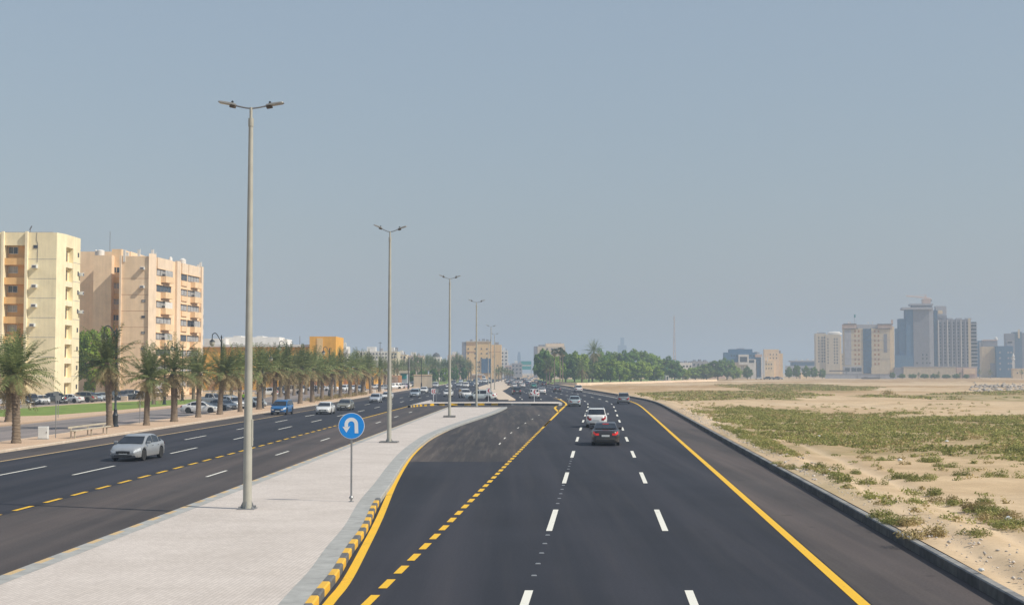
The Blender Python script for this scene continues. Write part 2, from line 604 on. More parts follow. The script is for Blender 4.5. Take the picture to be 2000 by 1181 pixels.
strip('road', KL, lambda y: RR(y) + 3.05, 0.0, M['road'])
strip('road_shoulder', lambda y: RR(y) + 0.18, lambda y: RR(y) + 3.02, 0.004, M['road_old'], -40, 700)
strip('road_shoulder', lambda y: KL(y) + 0.02, lambda y: YL(y) - 0.1, 0.004, M['road_old'], -40, 500)
strip('turning_lane', lambda y: DY(y) + 0.2, lambda y: ML(y) + 0.1, 0.004, M['road_old'], -40, 204)

# ------------------------------------------------------------------ main median (trace of its edges on the ground)
mbase = [G(*p) for p in ((623, 1180), (661, 1130), (688, 1082), (718, 1037), (739, 989), (765, 950), (783, 919), (802, 892), (825, 870),
                         (853, 851), (903, 830), (967, 808), (991, 797))]


def resample(pts, step):
    pts = [Vector((p[0], p[1])) for p in pts]
    out = []
    # catmull-rom
    for i in range(len(pts) - 1):
        p0, p1, p2, p3 = pts[max(i - 1, 0)], pts[i], pts[i + 1], pts[min(i + 2, len(pts) - 1)]
        k = max(1, int((p2 - p1).length / step * 2))
        for j in range(k):
            t = j / k
            out.append(0.5 * ((2 * p1) + (p2 - p0) * t + (2 * p0 - 5 * p1 + 4 * p2 - p3) * t * t + (3 * p1 - p0 - 3 * p2 + p3) * t ** 3))
    out.append(pts[-1])
    # even steps
    res, acc = [out[0]], 0.0
    for a, b in zip(out, out[1:]):
        L = (b - a).length
        while acc + L >= step:
            a = a + (b - a) * ((step - acc) / L)
            L = (b - a).length
            acc = 0.0
            res.append(a)
        acc += L
    res.append(out[-1])
    return res


def offset(pts, d):
    """offset to the left of the direction of travel"""
    out = []
    for i, p in enumerate(pts):
        t = (pts[min(i + 1, len(pts) - 1)] - pts[max(i - 1, 0)]).normalized()
        out.append(p + Vector((-t.y, t.x)) * d)
    return out


def ribbon(b, A, B, za, zb, m=0):
    for i in range(len(A) - 1):
        b.face([(A[i].x, A[i].y, za), (B[i].x, B[i].y, zb), (B[i + 1].x, B[i + 1].y, zb), (A[i + 1].x, A[i + 1].y, za)], m if isinstance(m, int) else m(i))


def kerb(name, pts, w, h, side, pattern, mats, z0=0.0, chamfer=0.03):
    """kerb whose outer foot runs along pts; side=+1: its body lies to the left of the run"""
    b = MB()
    P = offset(pts, chamfer * side)
    Q = offset(pts, w * side)
    A = pts
    if side < 0:
        ribbon(b, A, A, z0, z0 + h - chamfer, pattern)
    ribbon(b, [p for p in A], [p for p in A], z0, z0 + h - chamfer, pattern)
    ribbon(b, A, P, z0 + h - chamfer, z0 + h, pattern)
    ribbon(b, P, Q, z0 + h, z0 + h, pattern)
    ribbon(b, Q, Q, z0 + h, z0, pattern)
    return tag(b.build(name, mats), kind='structure')


k0 = Vector(mbase[0])
d0 = (Vector(mbase[1]) - k0).normalized()
mr = [k0 - Vector((-0.025, 1)).normalized() * s for s in (66, 44, 22, 8)] + [Vector(p) for p in mbase]
MR = resample(mr, 1.0)
kerb('median_kerb', MR, 0.18, 0.20, +1, lambda i: (1 if i % 2 else 0) if MR[i].y < 52 else (2),
     [M['black_paint'], M['kerb_yellow'], M['concrete'], M['yellow_faded']])
b = MB()
MG0, MG1 = offset(MR, 0.18), offset(MR, 0.72)
ribbon(b, MG0, MG1, 0.196, 0.19, 0)
tag(b.build('median_gutter_band', M['concrete']), kind='structure')

lefty = np.arange(-40, 187.6, 1.0)
MLp = [Vector((ML(y), y)) for y in lefty]
kerb('median_kerb', MLp, 0.22, 0.20, -1, lambda i: 3 if (i // 1) % 2 else 2, [M['black_paint'], M['yellow'], M['concrete'], M['yellow_faded']])
b = MB()
ribbon(b, offset(MLp, -0.22), offset(MLp, -0.55), 0.196, 0.19, 0)
tag(b.build('median_gutter_band', M['concrete']), kind='structure')
# paved top: strips between the two bands
b = MB()
Lx = lambda y: ML(y) + 0.5
ga = np.array([(p.y, p.x) for p in MG1])
ga = ga[np.argsort(ga[:, 0])]
Rx = lambda y: float(np.interp(y, ga[:, 0], ga[:, 1])) + 0.03
yy = list(np.arange(-39, 187.2, 2.0)) + [187.6]
for a, c in zip(yy, yy[1:]):
    if Rx(a) - Lx(a) > 0:
        b.face([(Lx(a), a, 0.186), (Rx(a), a, 0.186), (max(Rx(c), Lx(c)), c, 0.186), (Lx(c), c, 0.186)])
tag(b.build('median_pavement', M['paver']), kind='structure')
# end of the island facing the opening
b = MB()
b.face([(ML(187.6), 187.62, 0), (MR[-1].x, 187.62, 0), (MR[-1].x, 187.62, 0.197), (ML(187.6), 187.62, 0.197)])
b.face([(ML(187.6), 187.62, 0.197), (MR[-1].x, 187.62, 0.197), (MR[-1].x, 187.3, 0.197), (ML(187.6), 187.3, 0.197)])
tag(b.build('median_kerb', M['concrete']), kind='structure')

# dusty older surface of the pocket beyond the joint
gb = np.array([(p.y, p.x) for p in MR]); gb = gb[np.argsort(gb[:, 0])]
MRx = lambda y: float(np.interp(y, gb[:, 0], gb[:, 1]))
strip('turning_pocket', lambda y: MRx(y) + 0.05 if y < 187 else ML(187) - 0.5, lambda y: RR(y) - 10.85, 0.004, M['road_dusty'], 77, 206)

# ------------------------------------------------------------------ crossing island beyond the opening
zt = 0.32
front = [G(*p, zt) for p in ((799, 791.3), (820, 789), (845, 787.6), (880, 787), (940, 786.8), (1000, 786.9), (1060, 787.3), (1090, 787.8))]
tip = [G(*p, zt) for p in ((1097, 787), (1098, 785.8), (1094, 784.6), (1085, 784))]
back = [G(*p, zt) for p in ((1000, 784.2), (940, 784.4), (880, 784.6), (846, 784.7), (843, 780.5), (830, 783), (812, 787.5))]
isl = front + tip + back
b = MB()
b.face([(p[0], p[1], zt - 0.006) for p in isl])
tag(b.build('crossing_island', M['paver']), kind='structure')
FI = resample(front, 1.0)
kerb('crossing_kerb', FI, 0.2, 0.32, +1, lambda i: (1 if i % 2 else 0) if FI[i].x < -2.2 else (2 if (i // 3) % 4 == 0 else 0), [M['black_paint'], M['yellow'], M['concrete']])
TI = resample([front[-1]] + tip + back + [front[0]], 1.0)
kerb('crossing_kerb', TI, 0.2, 0.32, +1, lambda i: 2, [M['black_paint'], M['yellow'], M['concrete']])

# ------------------------------------------------------------------ far median
farm = [(2.2 - 4.5, 238), (-4.6, 300), (-9.0, 375), (-10.5, 430), (-9.0, 540), (-6.5, 700), (-4.5, 900), (-3.5, 900), (-4.2, 700), (-2.4, 545), (-0.3, 482), (-1.4, 400), (-2.6, 352), (-1.2, 300), (0.6, 240), (-0.6, 237)]
b = MB()
b.prism(farm, 0.0, 0.20)
tag(b.build('far_median', M['beige_concrete']), kind='structure')

# ------------------------------------------------------------------ kerbs of the outer edges
RK = [Vector((RR(y) + 3.02, y)) for y in np.arange(-40, 700, 2.0)]
kerb('roadside_kerb', RK, 0.22, 0.28, -1, lambda i: i % 2, [M['concrete_dark'], simple('kerb_concrete_second', (0.25, 0.245, 0.235), 0.9, var=0.25, scale=3)])
LK = [Vector((KL(y), y)) for y in np.arange(-20, 700, 2.0)]
kerb('pavement_kerb', LK, 0.22, 0.16, +1, lambda i: 0, [M['beige_concrete']])
strip('pavement', lambda y: SW(y), lambda y: KL(y) - 0.2, 0.15, M['paver_tan'], -20, 430)
SK = [Vector((SW(y), y)) for y in np.arange(-20, 430, 2.0)]
kerb('pavement_kerb', SK, 0.2, 0.155, -1, lambda i: 0, [M['beige_concrete']])
strip('service_road', lambda y: -46.5 if y < 250 else -46.5 - (y - 250) * 0.06, lambda y: SW(y) - 0.01, 0.002, M['service'], -20, 345)
b = MB(); b.prism([(-80, 345), (-33.6, 345), (-33.0, 470), (-80, 470)], -0.2, 0.002)
tag(b.build('car_park', M['service']), kind='structure')
b = MB(); b.prism([(-46.5, 90), (-46.5, 262), (-58, 262), (-66, 225), (-66, 160), (-70, 90)], -0.2, 0.13)
tag(b.build('verge_pavement', M['paver_tan']), kind='structure')
b = MB(); b.prism([(-66, 140), (-56, 149), (-51.5, 154), (-50, 171), (-48.9, 204), (-48.7, 250), (-53.7, 250), (-60.6, 226), (-64.4, 206), (-65, 168)], 0, 0.16)
tag(b.build('lawn', M['lawn']), kind='structure')
b = MB(); b.prism([(-66.2, 120), (-66.2, 262), (-74.5, 262), (-74.5, 120)], -0.2, 0.004)
tag(b.build('parking_lane', M['service']), kind='structure')

# ------------------------------------------------------------------ painted markings
zm = 0.010


def line_mark(b, fx, y0, y1, w, m=0, step=4):
    n_ = max(1, int((y1 - y0) / step))
    for i in range(n_):
        a, c = y0 + (y1 - y0) * i / n_, y0 + (y1 - y0) * (i + 1) / n_
        b.face([(fx(a) - w / 2, a, zm), (fx(a) + w / 2, a, zm), (fx(c) + w / 2, c, zm), (fx(c) - w / 2, c, zm)], m)


b = MB()
line_mark(b, RR, -40, 236, 0.26)
tag(b.build('yellow_edge_line', M['yellow']), kind='structure')
b = MB(); line_mark(b, RR, 236, 640, 0.22)
tag(b.build('white_edge_line', M['white_line']), kind='structure')
b = MB(); line_mark(b, YL, -20, 160, 0.2)
line_mark(b, YL, 160, 200, 0.14)
tag(b.build('yellow_edge_line', M['yellow_faded']), kind='structure')
b = MB()
y = -38.0
while y < 140:
    line_mark(b, lambda t: RR(t) - 10.7 + LSH(t), y, y + (1.38 if y < 120 else 2.2), 0.205, 0, 2); y += 2.34
line_mark(b, lambda t: RR(t) - 10.7 + LSH(t), 126, 150, 0.22)
y = 50.0 - 3.06 * 8
while y < 132:
    line_mark(b, DY, y, y + 1.75, 0.2, 0, 2); y += 3.06
line_mark(b, DY, 132, 200, 0.2)
P_ = resample([Vector((RR(y) - 10.7 + LSH(y), y)) for y in (150, 158)] + [Vector(G(1091, 804.3))], 1.0)
ribbon(b, offset(P_, 0.13), offset(P_, -0.13), zm - 0.001, zm - 0.001, 0)
tag(b.build('yellow_dashed_line', M['yellow']), kind='structure')
# line hugging the median kerb
yl = resample([Vector((3.2 * 0 + p[0] + 0.0, p[1])) for p in [(G(640, 1181)[0] + .025 * s, G(640, 1181)[1] - s) for s in (60, 30, 12, 4)] + [G(*p) for p in ((640, 1181), (676, 1136), (712, 1070), (742, 1010), (772, 941), (799, 896), (822, 872), (847, 854), (884, 836), (930, 816), (985, 797.5))]], 1.0)
b = MB()
ribbon(b, offset(yl, 0.12), offset(yl, -0.12), zm, zm, lambda i: 0 if yl[i].y < 92 else 1)
tag(b.build('yellow_edge_line', [M['yellow'], M['yellow_faded']]), kind='structure')
# line round the tip of the crossing island, with its small v
b = MB()
for pts in (((1091, 804), (1103, 793), (1106, 789), (1101, 784), (1091, 779), (1082, 777.8)), ((1091, 804), (1084, 797), (1087, 793))):
    P = resample([Vector(G(*p)) for p in pts], 1.0)
    ribbon(b, offset(P, 0.15), offset(P, -0.15), zm + 0.001, zm + 0.001, 0)
tag(b.build('yellow_edge_line', M['yellow']), kind='structure')
# white lane dashes
b = MB()
for off in (-3.65, -7.3):
    y = 43.7 - 18.5 * 4
    while y < 700:
        line_mark(b, lambda t: RR(t) + off + LSH(t), y, y + 6.7, 0.19); y += 18.5
for off in (-11.0, -14.6, -18.0):
    y = 246
    while y < 480:
        if RR(y) + off > 1.5: line_mark(b, lambda t: RR(t) + off, y, y + 6, 0.18)
        y += 18.6
for off in (-3.75, -7.25):
    y = 66.8 - 17.5 * 5 + (0 if off < -7 else 0.4)
    while y < 520:
        line_mark(b, lambda t: DY(t) + off if t < 330 else DY(330) + off + (YL(t) - YL(330)), y, y + 6.5, 0.16); y += 17.5
y = 66
while y < 185:
    line_mark(b, lambda t: DY(t) + 3.0, y, y + 4.2, 0.14); y += 17.0
for y in (95, 103, 112, 122, 133, 145, 158):
    line_mark(b, lambda t: (MRx(t) + RR(t) - 10.7) / 2 + 1.6, y, y + 2.2, 0.09)
tag(b.build('white_dashed_line', M['white_line']), kind='structure')

# raised road studs between the dashes
sb = MB()
sb.face([(-.05, -.035, .02), (.05, -.035, .02), (.05, .035, .02), (-.05, .035, .02)])
for s in (1, -1):
    sb.face([(-.07, s * .055, 0), (.07, s * .055, 0), (.05, s * .035, .02), (-.05, s * .035, .02)])
    sb.face([(s * .07, -.055, 0), (s * .07, .055, 0), (s * .05, .035, .02), (s * .05, -.035, .02)])
studme = sb.mesh('road_stud', M['galv'])
for k in range(3):
    for j in range(5):
        y = 32.3 + 18.5 * k + 1.9 + j * 2.1
        o = bpy.data.objects.new('road_stud', studme)
        col.objects.link(o)
        o.location = (RR(y) - 7.3 + LSH(y), y, 0.004)
        tag(o, 'small pale road stud between white lane dashes, %s gap from the bottom edge, %s stud' % (ORD[k], ORD[j]), 'road stud', 'road studs in the lane line')

# ------------------------------------------------------------------ field to the right, with cover weights
def poly_g(px, z=0.3):
    return np.array([G(x, y, z) for x, y in px])


SCRUB = [
    ([(1380, 797), (1440, 794), (1560, 799), (1650, 806), (1760, 803), (1830, 811), (2250, 808), (2250, 900), (2000, 896), (1930, 897), (1800, 893), (1720, 888), (1640, 880), (1560, 868), (1500, 852), (1450, 832), (1415, 812)], 'a'),
    ([(1395, 828), (1420, 836), (1480, 854), (1540, 880), (1562, 895), (1530, 897), (1460, 873), (1410, 847)], 'b'),
    ([(1545, 908), (1600, 922), (1650, 942), (1690, 963), (1742, 990), (1715, 999), (1650, 986), (1600, 964), (1560, 936)], 'b'),
    ([(1230, 770), (1300, 765), (1400, 763), (1560, 766), (1610, 773), (1560, 783), (1280, 782)], 'far'),
    ([(1400, 752), (1560, 750), (1720, 757), (1650, 765), (1480, 764)], 'far'),
    ([(1880, 766), (2200, 760), (2200, 782), (1860, 781), (1740, 777), (1650, 774)], 'far'),
    ([(1690, 890), (1760, 905), (1880, 915), (2100, 930), (2100, 900), (1900, 897)], 'thin'),
    ([(1650, 975), (1900, 978), (2100, 1000), (2100, 1060), (1960, 1050), (1880, 1010)], 'thin'),
    ([(1330, 800), (1400, 815), (1500, 860), (1620, 930), (1600, 905), (1480, 845), (1420, 815)], 'thin'),
]
SCRUB += [([(1300, 784), (1420, 788), (2250, 790), (2250, 1080), (1960, 1060), (1700, 985), (1560, 915), (1400, 830)], 'few')]
SCRUB = [(poly_g(p), k) for p, k in SCRUB]


def inside(P, x, y):
    x, y = np.asarray(x, float), np.asarray(y, float)
    r = np.zeros(x.shape, bool)
    j = len(P) - 1
    for i in range(len(P)):
        xi, yi, xj, yj = P[i][0], P[i][1], P[j][0], P[j][1]
        c = ((yi > y) != (yj > y)) & (x < (xj - xi) * (y - yi) / (yj - yi + 1e-12) + xi)
        r ^= c
        j = i
    return r


def vnoise(x, y, s, seed=0):
    """cheap value noise, 0..1"""
    x, y = np.asarray(x) / s + seed * 17.3, np.asarray(y) / s + seed * 9.1
    xi, yi = np.floor(x), np.floor(y)
    fx, fy = x - xi, y - yi
    fx, fy = fx * fx * (3 - 2 * fx), fy * fy * (3 - 2 * fy)
    h = lambda a, b: np.modf(np.abs(np.sin(a * 127.1 + b * 311.7 + seed) * 43758.5453))[0]
    return (h(xi, yi) * (1 - fx) + h(xi + 1, yi) * fx) * (1 - fy) + (h(xi, yi + 1) * (1 - fx) + h(xi + 1, yi + 1) * fx) * fy


def field_z(x, y):
    x, y = np.asarray(x, float), np.asarray(y, float)
    x0 = np.interp(y, RR.ys, RR.x) + 3.3
    d = np.clip((x - x0) / 5.0, 0, 1)
    rough = (vnoise(x, y, 9, 1) - .5) * 0.30 + (vnoise(x, y, 2.6, 2) - .5) * 0.16 + (vnoise(x, y, .8, 12) - .5) * 0.05 + (vnoise(x, y, 40, 3) - .5) * 0.5
    bank = 0.16 * np.exp(-((x - x0 - 1.3) / 0.9) ** 2) * (0.4 + vnoise(x, y, 4, 8))
    return 0.26 + rough * d + bank


nr, nc = 420, 230
ysf = np.concatenate([np.linspace(-40, 20, 20), np.geomspace(20.5, 1700, nr - 20)])
u = np.linspace(0, 1, nc)
Yg = np.repeat(ysf[:, None], nc, 1)
x0 = np.interp(Yg, RR.ys, RR.x) + 3.28
Xg = x0 + (u[None, :] ** 1.7) * (70 + 0.75 * np.clip(Yg, 0, None))
Zg = field_z(Xg, Yg)
Zg[:, 0] = 0.29
cover = np.zeros((nr, nc, 4)); cover[..., 3] = 1
for P, k in SCRUB:
    jt = .25 if k == 'b' else 1
    wx = Xg + (vnoise(Xg, Yg, 7, 5) - .5) * 5 * jt
    wy = Yg + (vnoise(Xg, Yg, 7, 6) - .5) * (5 * jt if k != 'far' else 14)
    cover[..., 0] = np.maximum(cover[..., 0], inside(P, wx, wy) * {'a': 0.55, 'b': 0.5, 'far': 0.85, 'thin': 0.15, 'few': 0.04}[k])
cover[..., 1] = np.clip((Yg - 260) / 120, 0, 1) * (vnoise(Xg, Yg, 60, 9) > .45)
tr = poly_g([(1310, 785), (1340, 793), (1420, 822), (1520, 858), (1600, 892), (1720, 945), (1900, 1040), (2100, 1150)])
trk = np.interp(Yg, tr[::-1][:, 1], tr[::-1][:, 0])
for dx in (-0.95, 0.95):
    cover[..., 2] = np.maximum(cover[..., 2], np.exp(-((Xg - trk - dx) / 0.42) ** 2) * (Yg < 230))
Zg -= 0.10 * cover[..., 2]
cover[..., 2] = np.maximum(cover[..., 2], .9 * np.exp(-((Xg - x0 - .9) / .95) ** 2) * (.4 + .6 * vnoise(Xg, Yg, 3, 14)))
verts = np.stack([Xg, Yg, Zg], -1).reshape(-1, 3)
idx = np.arange(nr * nc).reshape(nr, nc)
quads = np.stack([idx[:-1, :-1], idx[:-1, 1:], idx[1:, 1:], idx[1:, :-1]], -1).reshape(-1, 4)


def np_mesh(name, verts, faces, mat):
    me = bpy.data.meshes.new(name)
    k = faces.shape[1]
    me.vertices.add(len(verts)); me.vertices.foreach_set('co', np.asarray(verts, np.float32).ravel())
    me.loops.add(faces.size); me.loops.foreach_set('vertex_index', faces.astype(np.int32).ravel())
    me.polygons.add(len(faces))
    me.polygons.foreach_set('loop_start', np.arange(0, faces.size, k, dtype=np.int32))
    me.polygons.foreach_set('loop_total', np.full(len(faces), k, np.int32))
    for mt in (mat if isinstance(mat, (list, tuple)) else [mat]):
        me.materials.append(mt)
    me.update(calc_edges=True)
    me.validate()
    return me


me = np_mesh('field', verts, quads, M['field'])
me.polygons.foreach_set('use_smooth', [True] * len(me.polygons))
ca = me.color_attributes.new('cover', 'FLOAT_COLOR', 'POINT')
ca.data.foreach_set('color', cover.reshape(-1).astype(np.float32))
o = bpy.data.objects.new('field', me); col.objects.link(o)
tag(o, kind='structure')

# ------------------------------------------------------------------ scrub
def tufts(cx, cy, cz, rad, hgt, nb, w):
    """low leafy domes: small leaf quads scattered through a dome"""
    n_ = len(cx)
    d = nrng.normal(0, 1, (n_, nb, 3)); d[..., 2] = np.abs(d[..., 2]) * .9
    d /= np.linalg.norm(d, axis=2)[..., None]
    r = nrng.uniform(.25, 1.0, (n_, nb, 1)) ** .6
    p = d * r * np.stack([rad, rad, hgt], -1)[:, None, :]
    p += nrng.normal(0, .13, (n_, nb, 3)) * np.stack([rad, rad, hgt * .6], -1)[:, None, :]
    p[..., 2] = np.maximum(p[..., 2], .01)
    p += np.stack([cx, cy, cz], -1)[:, None, :]
    nrm = d + nrng.normal(0, .55, d.shape)
    a = np.cross(nrm, nrng.normal(0, 1, d.shape)); a /= np.linalg.norm(a, axis=2)[..., None]
    b_ = np.cross(nrm, a); b_ /= np.linalg.norm(b_, axis=2)[..., None]
    s_ = (w * nrng.uniform(.5, 1.3, (n_, nb)))[..., None]
    V = np.stack([p - a * s_, p - b_ * s_ * .45, p + a * s_, p + b_ * s_ * .45], 2).reshape(-1, 3)
    return V, np.arange(len(V)).reshape(-1, 4)


def scatter(P, n_, thr, s, seed, jit=1.0):
    x = nrng.uniform(P[:, 0].min(), P[:, 0].max(), n_)
    y = nrng.uniform(P[:, 1].min(), P[:, 1].max(), n_)
    k = inside(P, x + (vnoise(x, y, 5, seed) - .5) * 4 * jit, y + (vnoise(x, y, 5, seed + 1) - .5) * 5 * jit)
    k &= (vnoise(x, y, s, seed + 2) * .65 + vnoise(x, y, s / 3.5, seed + 4) * .35) > thr
    k &= x > np.interp(y, RR.ys, RR.x) + 4.1
    return x[k], y[k]


VV, FF, MI = [], [], []
nv = 0
for i, (P, k) in enumerate(SCRUB):
    area = abs(np.sum(P[:, 0] * np.roll(P[:, 1], 1) - P[:, 1] * np.roll(P[:, 0], 1))) / 2
    bb = (np.ptp(P[:, 0]) * np.ptp(P[:, 1]))
    dens, thr, s, r0, h0, nb, lw = {'a': (2.2, .37, 4, .45, .27, 26, .10), 'b': (6.5, .25, 2.2, .32, .22, 36, .06), 'far': (.45, .43, 14, .9, .26, 12, .24), 'thin': (.6, .48, 4, .3, .22, 30, .06), 'few': (.10, .42, 9, .32, .24, 30, .075)}[k]
    x, y = scatter(P, int(min(bb * dens, 60000)), thr, s, 20 + i, .3 if k == 'b' else 1.6)
    if not len(x): continue
    r = r0 * nrng.uniform(.5, 1.5, len(x))
    V, Fq = tufts(x, y, field_z(x, y), r, h0 * nrng.uniform(.5, 1.35, len(x)), nb, lw)
    VV.append(V); FF.append(Fq + nv); nv += len(V)
    dry = nrng.uniform(0, 1, len(x)) < (.16 if k in 'ab' else .4)
    MI.append(np.repeat(dry.astype(np.int32), nb))
me = np_mesh('scrub_cover', np.concatenate(VV), np.concatenate(FF), [M['scrub'], M['scrub_dry']])
me.polygons.foreach_set('material_index', np.concatenate(MI))
o = bpy.data.objects.new('scrub_cover', me); col.objects.link(o)
tag(o, 'patches of low olive green desert scrub across the sandy field', 'scrub', kind='stuff')

# single shrubs one can tell apart
shp = []
for s in range(4):
    one = np.ones(5)
    cx = nrng.normal(0, .28, 5); cy = nrng.normal(0, .28, 5)
    V, Fq = tufts(cx, cy, np.zeros(5), one * nrng.uniform(.22, .4, 5), one * nrng.uniform(.22, .42, 5), 150, .045)
    shp.append((np_mesh('desert_shrub', V, Fq, M['scrub'] if s < 3 else M['scrub_dry'])))
SH = [(1808, 902, 1.2), (1845, 908, 1.1), (1694, 895, .8), (1720, 900, 1.0), (1665, 924, .7), (1699, 944, .8), (1760, 930, 1.25), (1785, 936, 1.0), (1810, 932, .8),
      (1821, 962, 1.0), (1847, 974, 1.0), (1858, 982, .7), (1934, 984, .9), (1906, 995, 1.2), (1927, 1002, 1.1), (1952, 1008, 1.0), (1970, 1014, 1.0), (1938, 1018, .9),
      (1965, 1032, .8), (1993, 1031, .9), (1910, 1052, .8), (1808, 1048, 1.2), (1763, 1022, 1.0), (1749, 1018, .8), (1777, 1026, .9), (1731, 1009, .8), (1603, 919, 1.1),
      (1549, 915, .8), (1532, 910, .7), (1514, 904, .6), (1884, 926, .8), (1952, 927, 1.1), (1973, 858, 1.6), (1995, 886, 1.4), (1788, 981, .7), (1735, 768, 3.2), (1850, 842, 1.5)]
SH.sort()
for i, (px, py, s) in enumerate(SH):
    x, y = G(px, py, 0.3)
    o = bpy.data.objects.new('desert_shrub', shp[(i * 7) % 4]); col.objects.link(o)
    o.location = (x, y, float(field_z(x, y)) - .03)
    o.rotation_euler = (0, 0, rng.uniform(0, 6)); o.scale = (s, s, s * rng.uniform(.8, 1.1))
    where = 'close to the kerb' if px < 1560 or py > 1000 and px < 1800 else ('near the right edge of the field' if px > 1900 else 'on the sandy field')
    o_ = ORD[i] if i < 30 else '%s from the right' % ORD[len(SH) - 1 - i]
    tag(o, ('single %sdesert shrub %s, %s' % ('straw coloured ' if (i * 7) % 4 == 3 else 'olive ', where, o_ + (' from the left' if i < 30 else ''))), 'shrub', 'single desert shrubs on the sand')

# pale stones and rubble strewn behind the kerb
def rocks(n_, fx, size):
    V, Fc = [], []
    base = np.array([(1, 0, 0), (0, 1, 0), (-1, 0, 0), (0, -1, 0), (0, 0, 1), (0, 0, -1)], float)
    tri = np.array([(0, 1, 4), (1, 2, 4), (2, 3, 4), (3, 0, 4), (1, 0, 5), (2, 1, 5), (3, 2, 5), (0, 3, 5)])
    for i in range(n_):
        x, y, z, s = fx(i)
        p = base * nrng.uniform(.5, 1.2, (6, 1)) * np.array([s * rng.uniform(.7, 1.4), s * rng.uniform(.7, 1.4), s * rng.uniform(.4, .9)])
        a = rng.uniform(0, 6)
        q = p.copy(); q[:, 0] = p[:, 0] * math.cos(a) - p[:, 1] * math.sin(a); q[:, 1] = p[:, 0] * math.sin(a) + p[:, 1] * math.cos(a)
        V.append(q + (x, y, z)); Fc.append(tri + 6 * i)
    return np.concatenate(V), np.concatenate(Fc)


def kstone(i):
    y = 22 + 150 * rng.random() ** 1.7
    x = RR(y) + 3.55 + abs(rng.gauss(0, .9))
    return x, y, float(field_z(x, y)), rng.choice((.015, .02, .03, .04, .06)) * (1 if y < 60 else 1.8)


V, Fc = rocks(1500, kstone, 1)
o = bpy.data.objects.new('roadside_gravel', np_mesh('roadside_gravel', V, Fc, M['stone'])); col.objects.link(o)
tag(o, 'pale stones and broken concrete scattered along the back of the kerb', 'gravel', kind='stuff')


def heap(i):
    px, py = rng.uniform(1895, 2120), rng.gauss(757, 4.0)
    x, y = G(px, min(max(py, 748), 765), 0.3)
    return x, y, rng.uniform(.1, .5) * math.exp(-((py - 755) / 7) ** 2), rng.uniform(.3, 1.1)


V, Fc = rocks(520, heap, 1)
o = bpy.data.objects.new('rubble_heap', np_mesh('rubble_heap', V, Fc, M['rubble'])); col.objects.link(o)
tag(o, 'long grey heap of rubble and rocks at the far right of the field', 'rubble', kind='stuff')

b = MB(); b.prism([G(*p, .3) for p in ((1062, 749.2), (1120, 750.2), (1180, 749.2), (1260, 747), (1335, 744.6), (1335, 740), (1200, 740), (1040, 741))], 0.2, 0.43)
tag(b.build('park_lawn', M['lawn']), kind='structure')
b = MB(); b.prism([G(*p, .1) for p in ((800, 755.5), (846, 752.5), (890, 746.9), (924, 743.2), (915, 741.5), (850, 741.5), (770, 743), (775, 752))], 0.0, 0.12)
tag(b.build('verge_lawn', M['lawn']), kind='structure')
# ------------------------------------------------------------------ vehicles (local axes: +Y forward, ground at z=0)
SPEC = {
    'sedan': dict(L=4.6, W=1.80, wr=.32, ax=(1.38, -1.32), top=[(-2.3, .84), (-2.2, .96), (-1.75, 1.02), (-1.2, 1.0), (.9, .96), (1.2, .93), (1.9, .80), (2.2, .70), (2.3, .60)],
                  sil=[(1.32, .93), (.50, 1.345), (.15, 1.425), (-.35, 1.455), (-.85, 1.40), (-1.80, 1.03)], roofin=.29, B=-.12, C=-.98),
    'hatch': dict(L=4.15, W=1.74, wr=.31, ax=(1.28, -1.25), top=[(-2.07, .80), (-2.0, .98), (-1.6, 1.02), (.85, .97), (1.1, .95), (1.7, .84), (2.0, .72), (2.07, .62)],
                  sil=[(1.2, .95), (.48, 1.40), (.1, 1.48), (-.5, 1.51), (-1.3, 1.44), (-1.95, 1.0)], roofin=.27, B=-.15, C=-1.05),
    'suv': dict(L=4.7, W=1.88, wr=.37, ax=(1.42, -1.38), top=[(-2.35, .90), (-2.28, 1.08), (-1.8, 1.12), (1.0, 1.07), (1.3, 1.05), (2.0, .95), (2.28, .84), (2.35, .72)],
                sil=[(1.35, 1.05), (.65, 1.58), (.3, 1.67), (-.3, 1.72), (-1.1, 1.71), (-1.7, 1.66), (-2.24, 1.10)], roofin=.24, B=-.05, C=-1.15),
    'pickup': dict(L=5.25, W=1.86, wr=.38, ax=(1.62, -1.55), top=[(-2.62, 1.0), (-2.55, 1.10), (-.75, 1.12), (1.2, 1.08), (1.5, 1.06), (2.2, .98), (2.54, .88), (2.62, .72)],
                   sil=[(1.45, 1.06), (.8, 1.66), (.2, 1.76), (-.62, 1.74), (-.82, 1.12)], roofin=.24, B=.12, C=-.72),
    'van': dict(L=5.0, W=1.9, wr=.34, ax=(1.62, -1.5), top=[(-2.5, .95), (-2.46, 1.08), (-1.8, 1.1), (1.3, 1.08), (1.6, 1.06), (2.2, .98), (2.45, .86), (2.5, .72)],
                sil=[(1.95, 1.04), (1.05, 1.82), (.4, 1.95), (-2.1, 1.93), (-2.42, 1.1)], roofin=.16, B=.2, C=-1.0),
    'bus': dict(L=7.0, W=2.2, wr=.42, ax=(2.2, -2.0), top=[(-3.5, 1.2), (-3.45, 1.3), (-2.0, 1.3), (2.0, 1.3), (3.2, 1.28), (3.45, 1.2), (3.5, 1.0)],
                sil=[(3.4, 1.25), (3.1, 2.4), (2.4, 2.62), (-3.0, 2.6), (-3.4, 1.3)], roofin=.10, B=.9, C=-1.6),
}


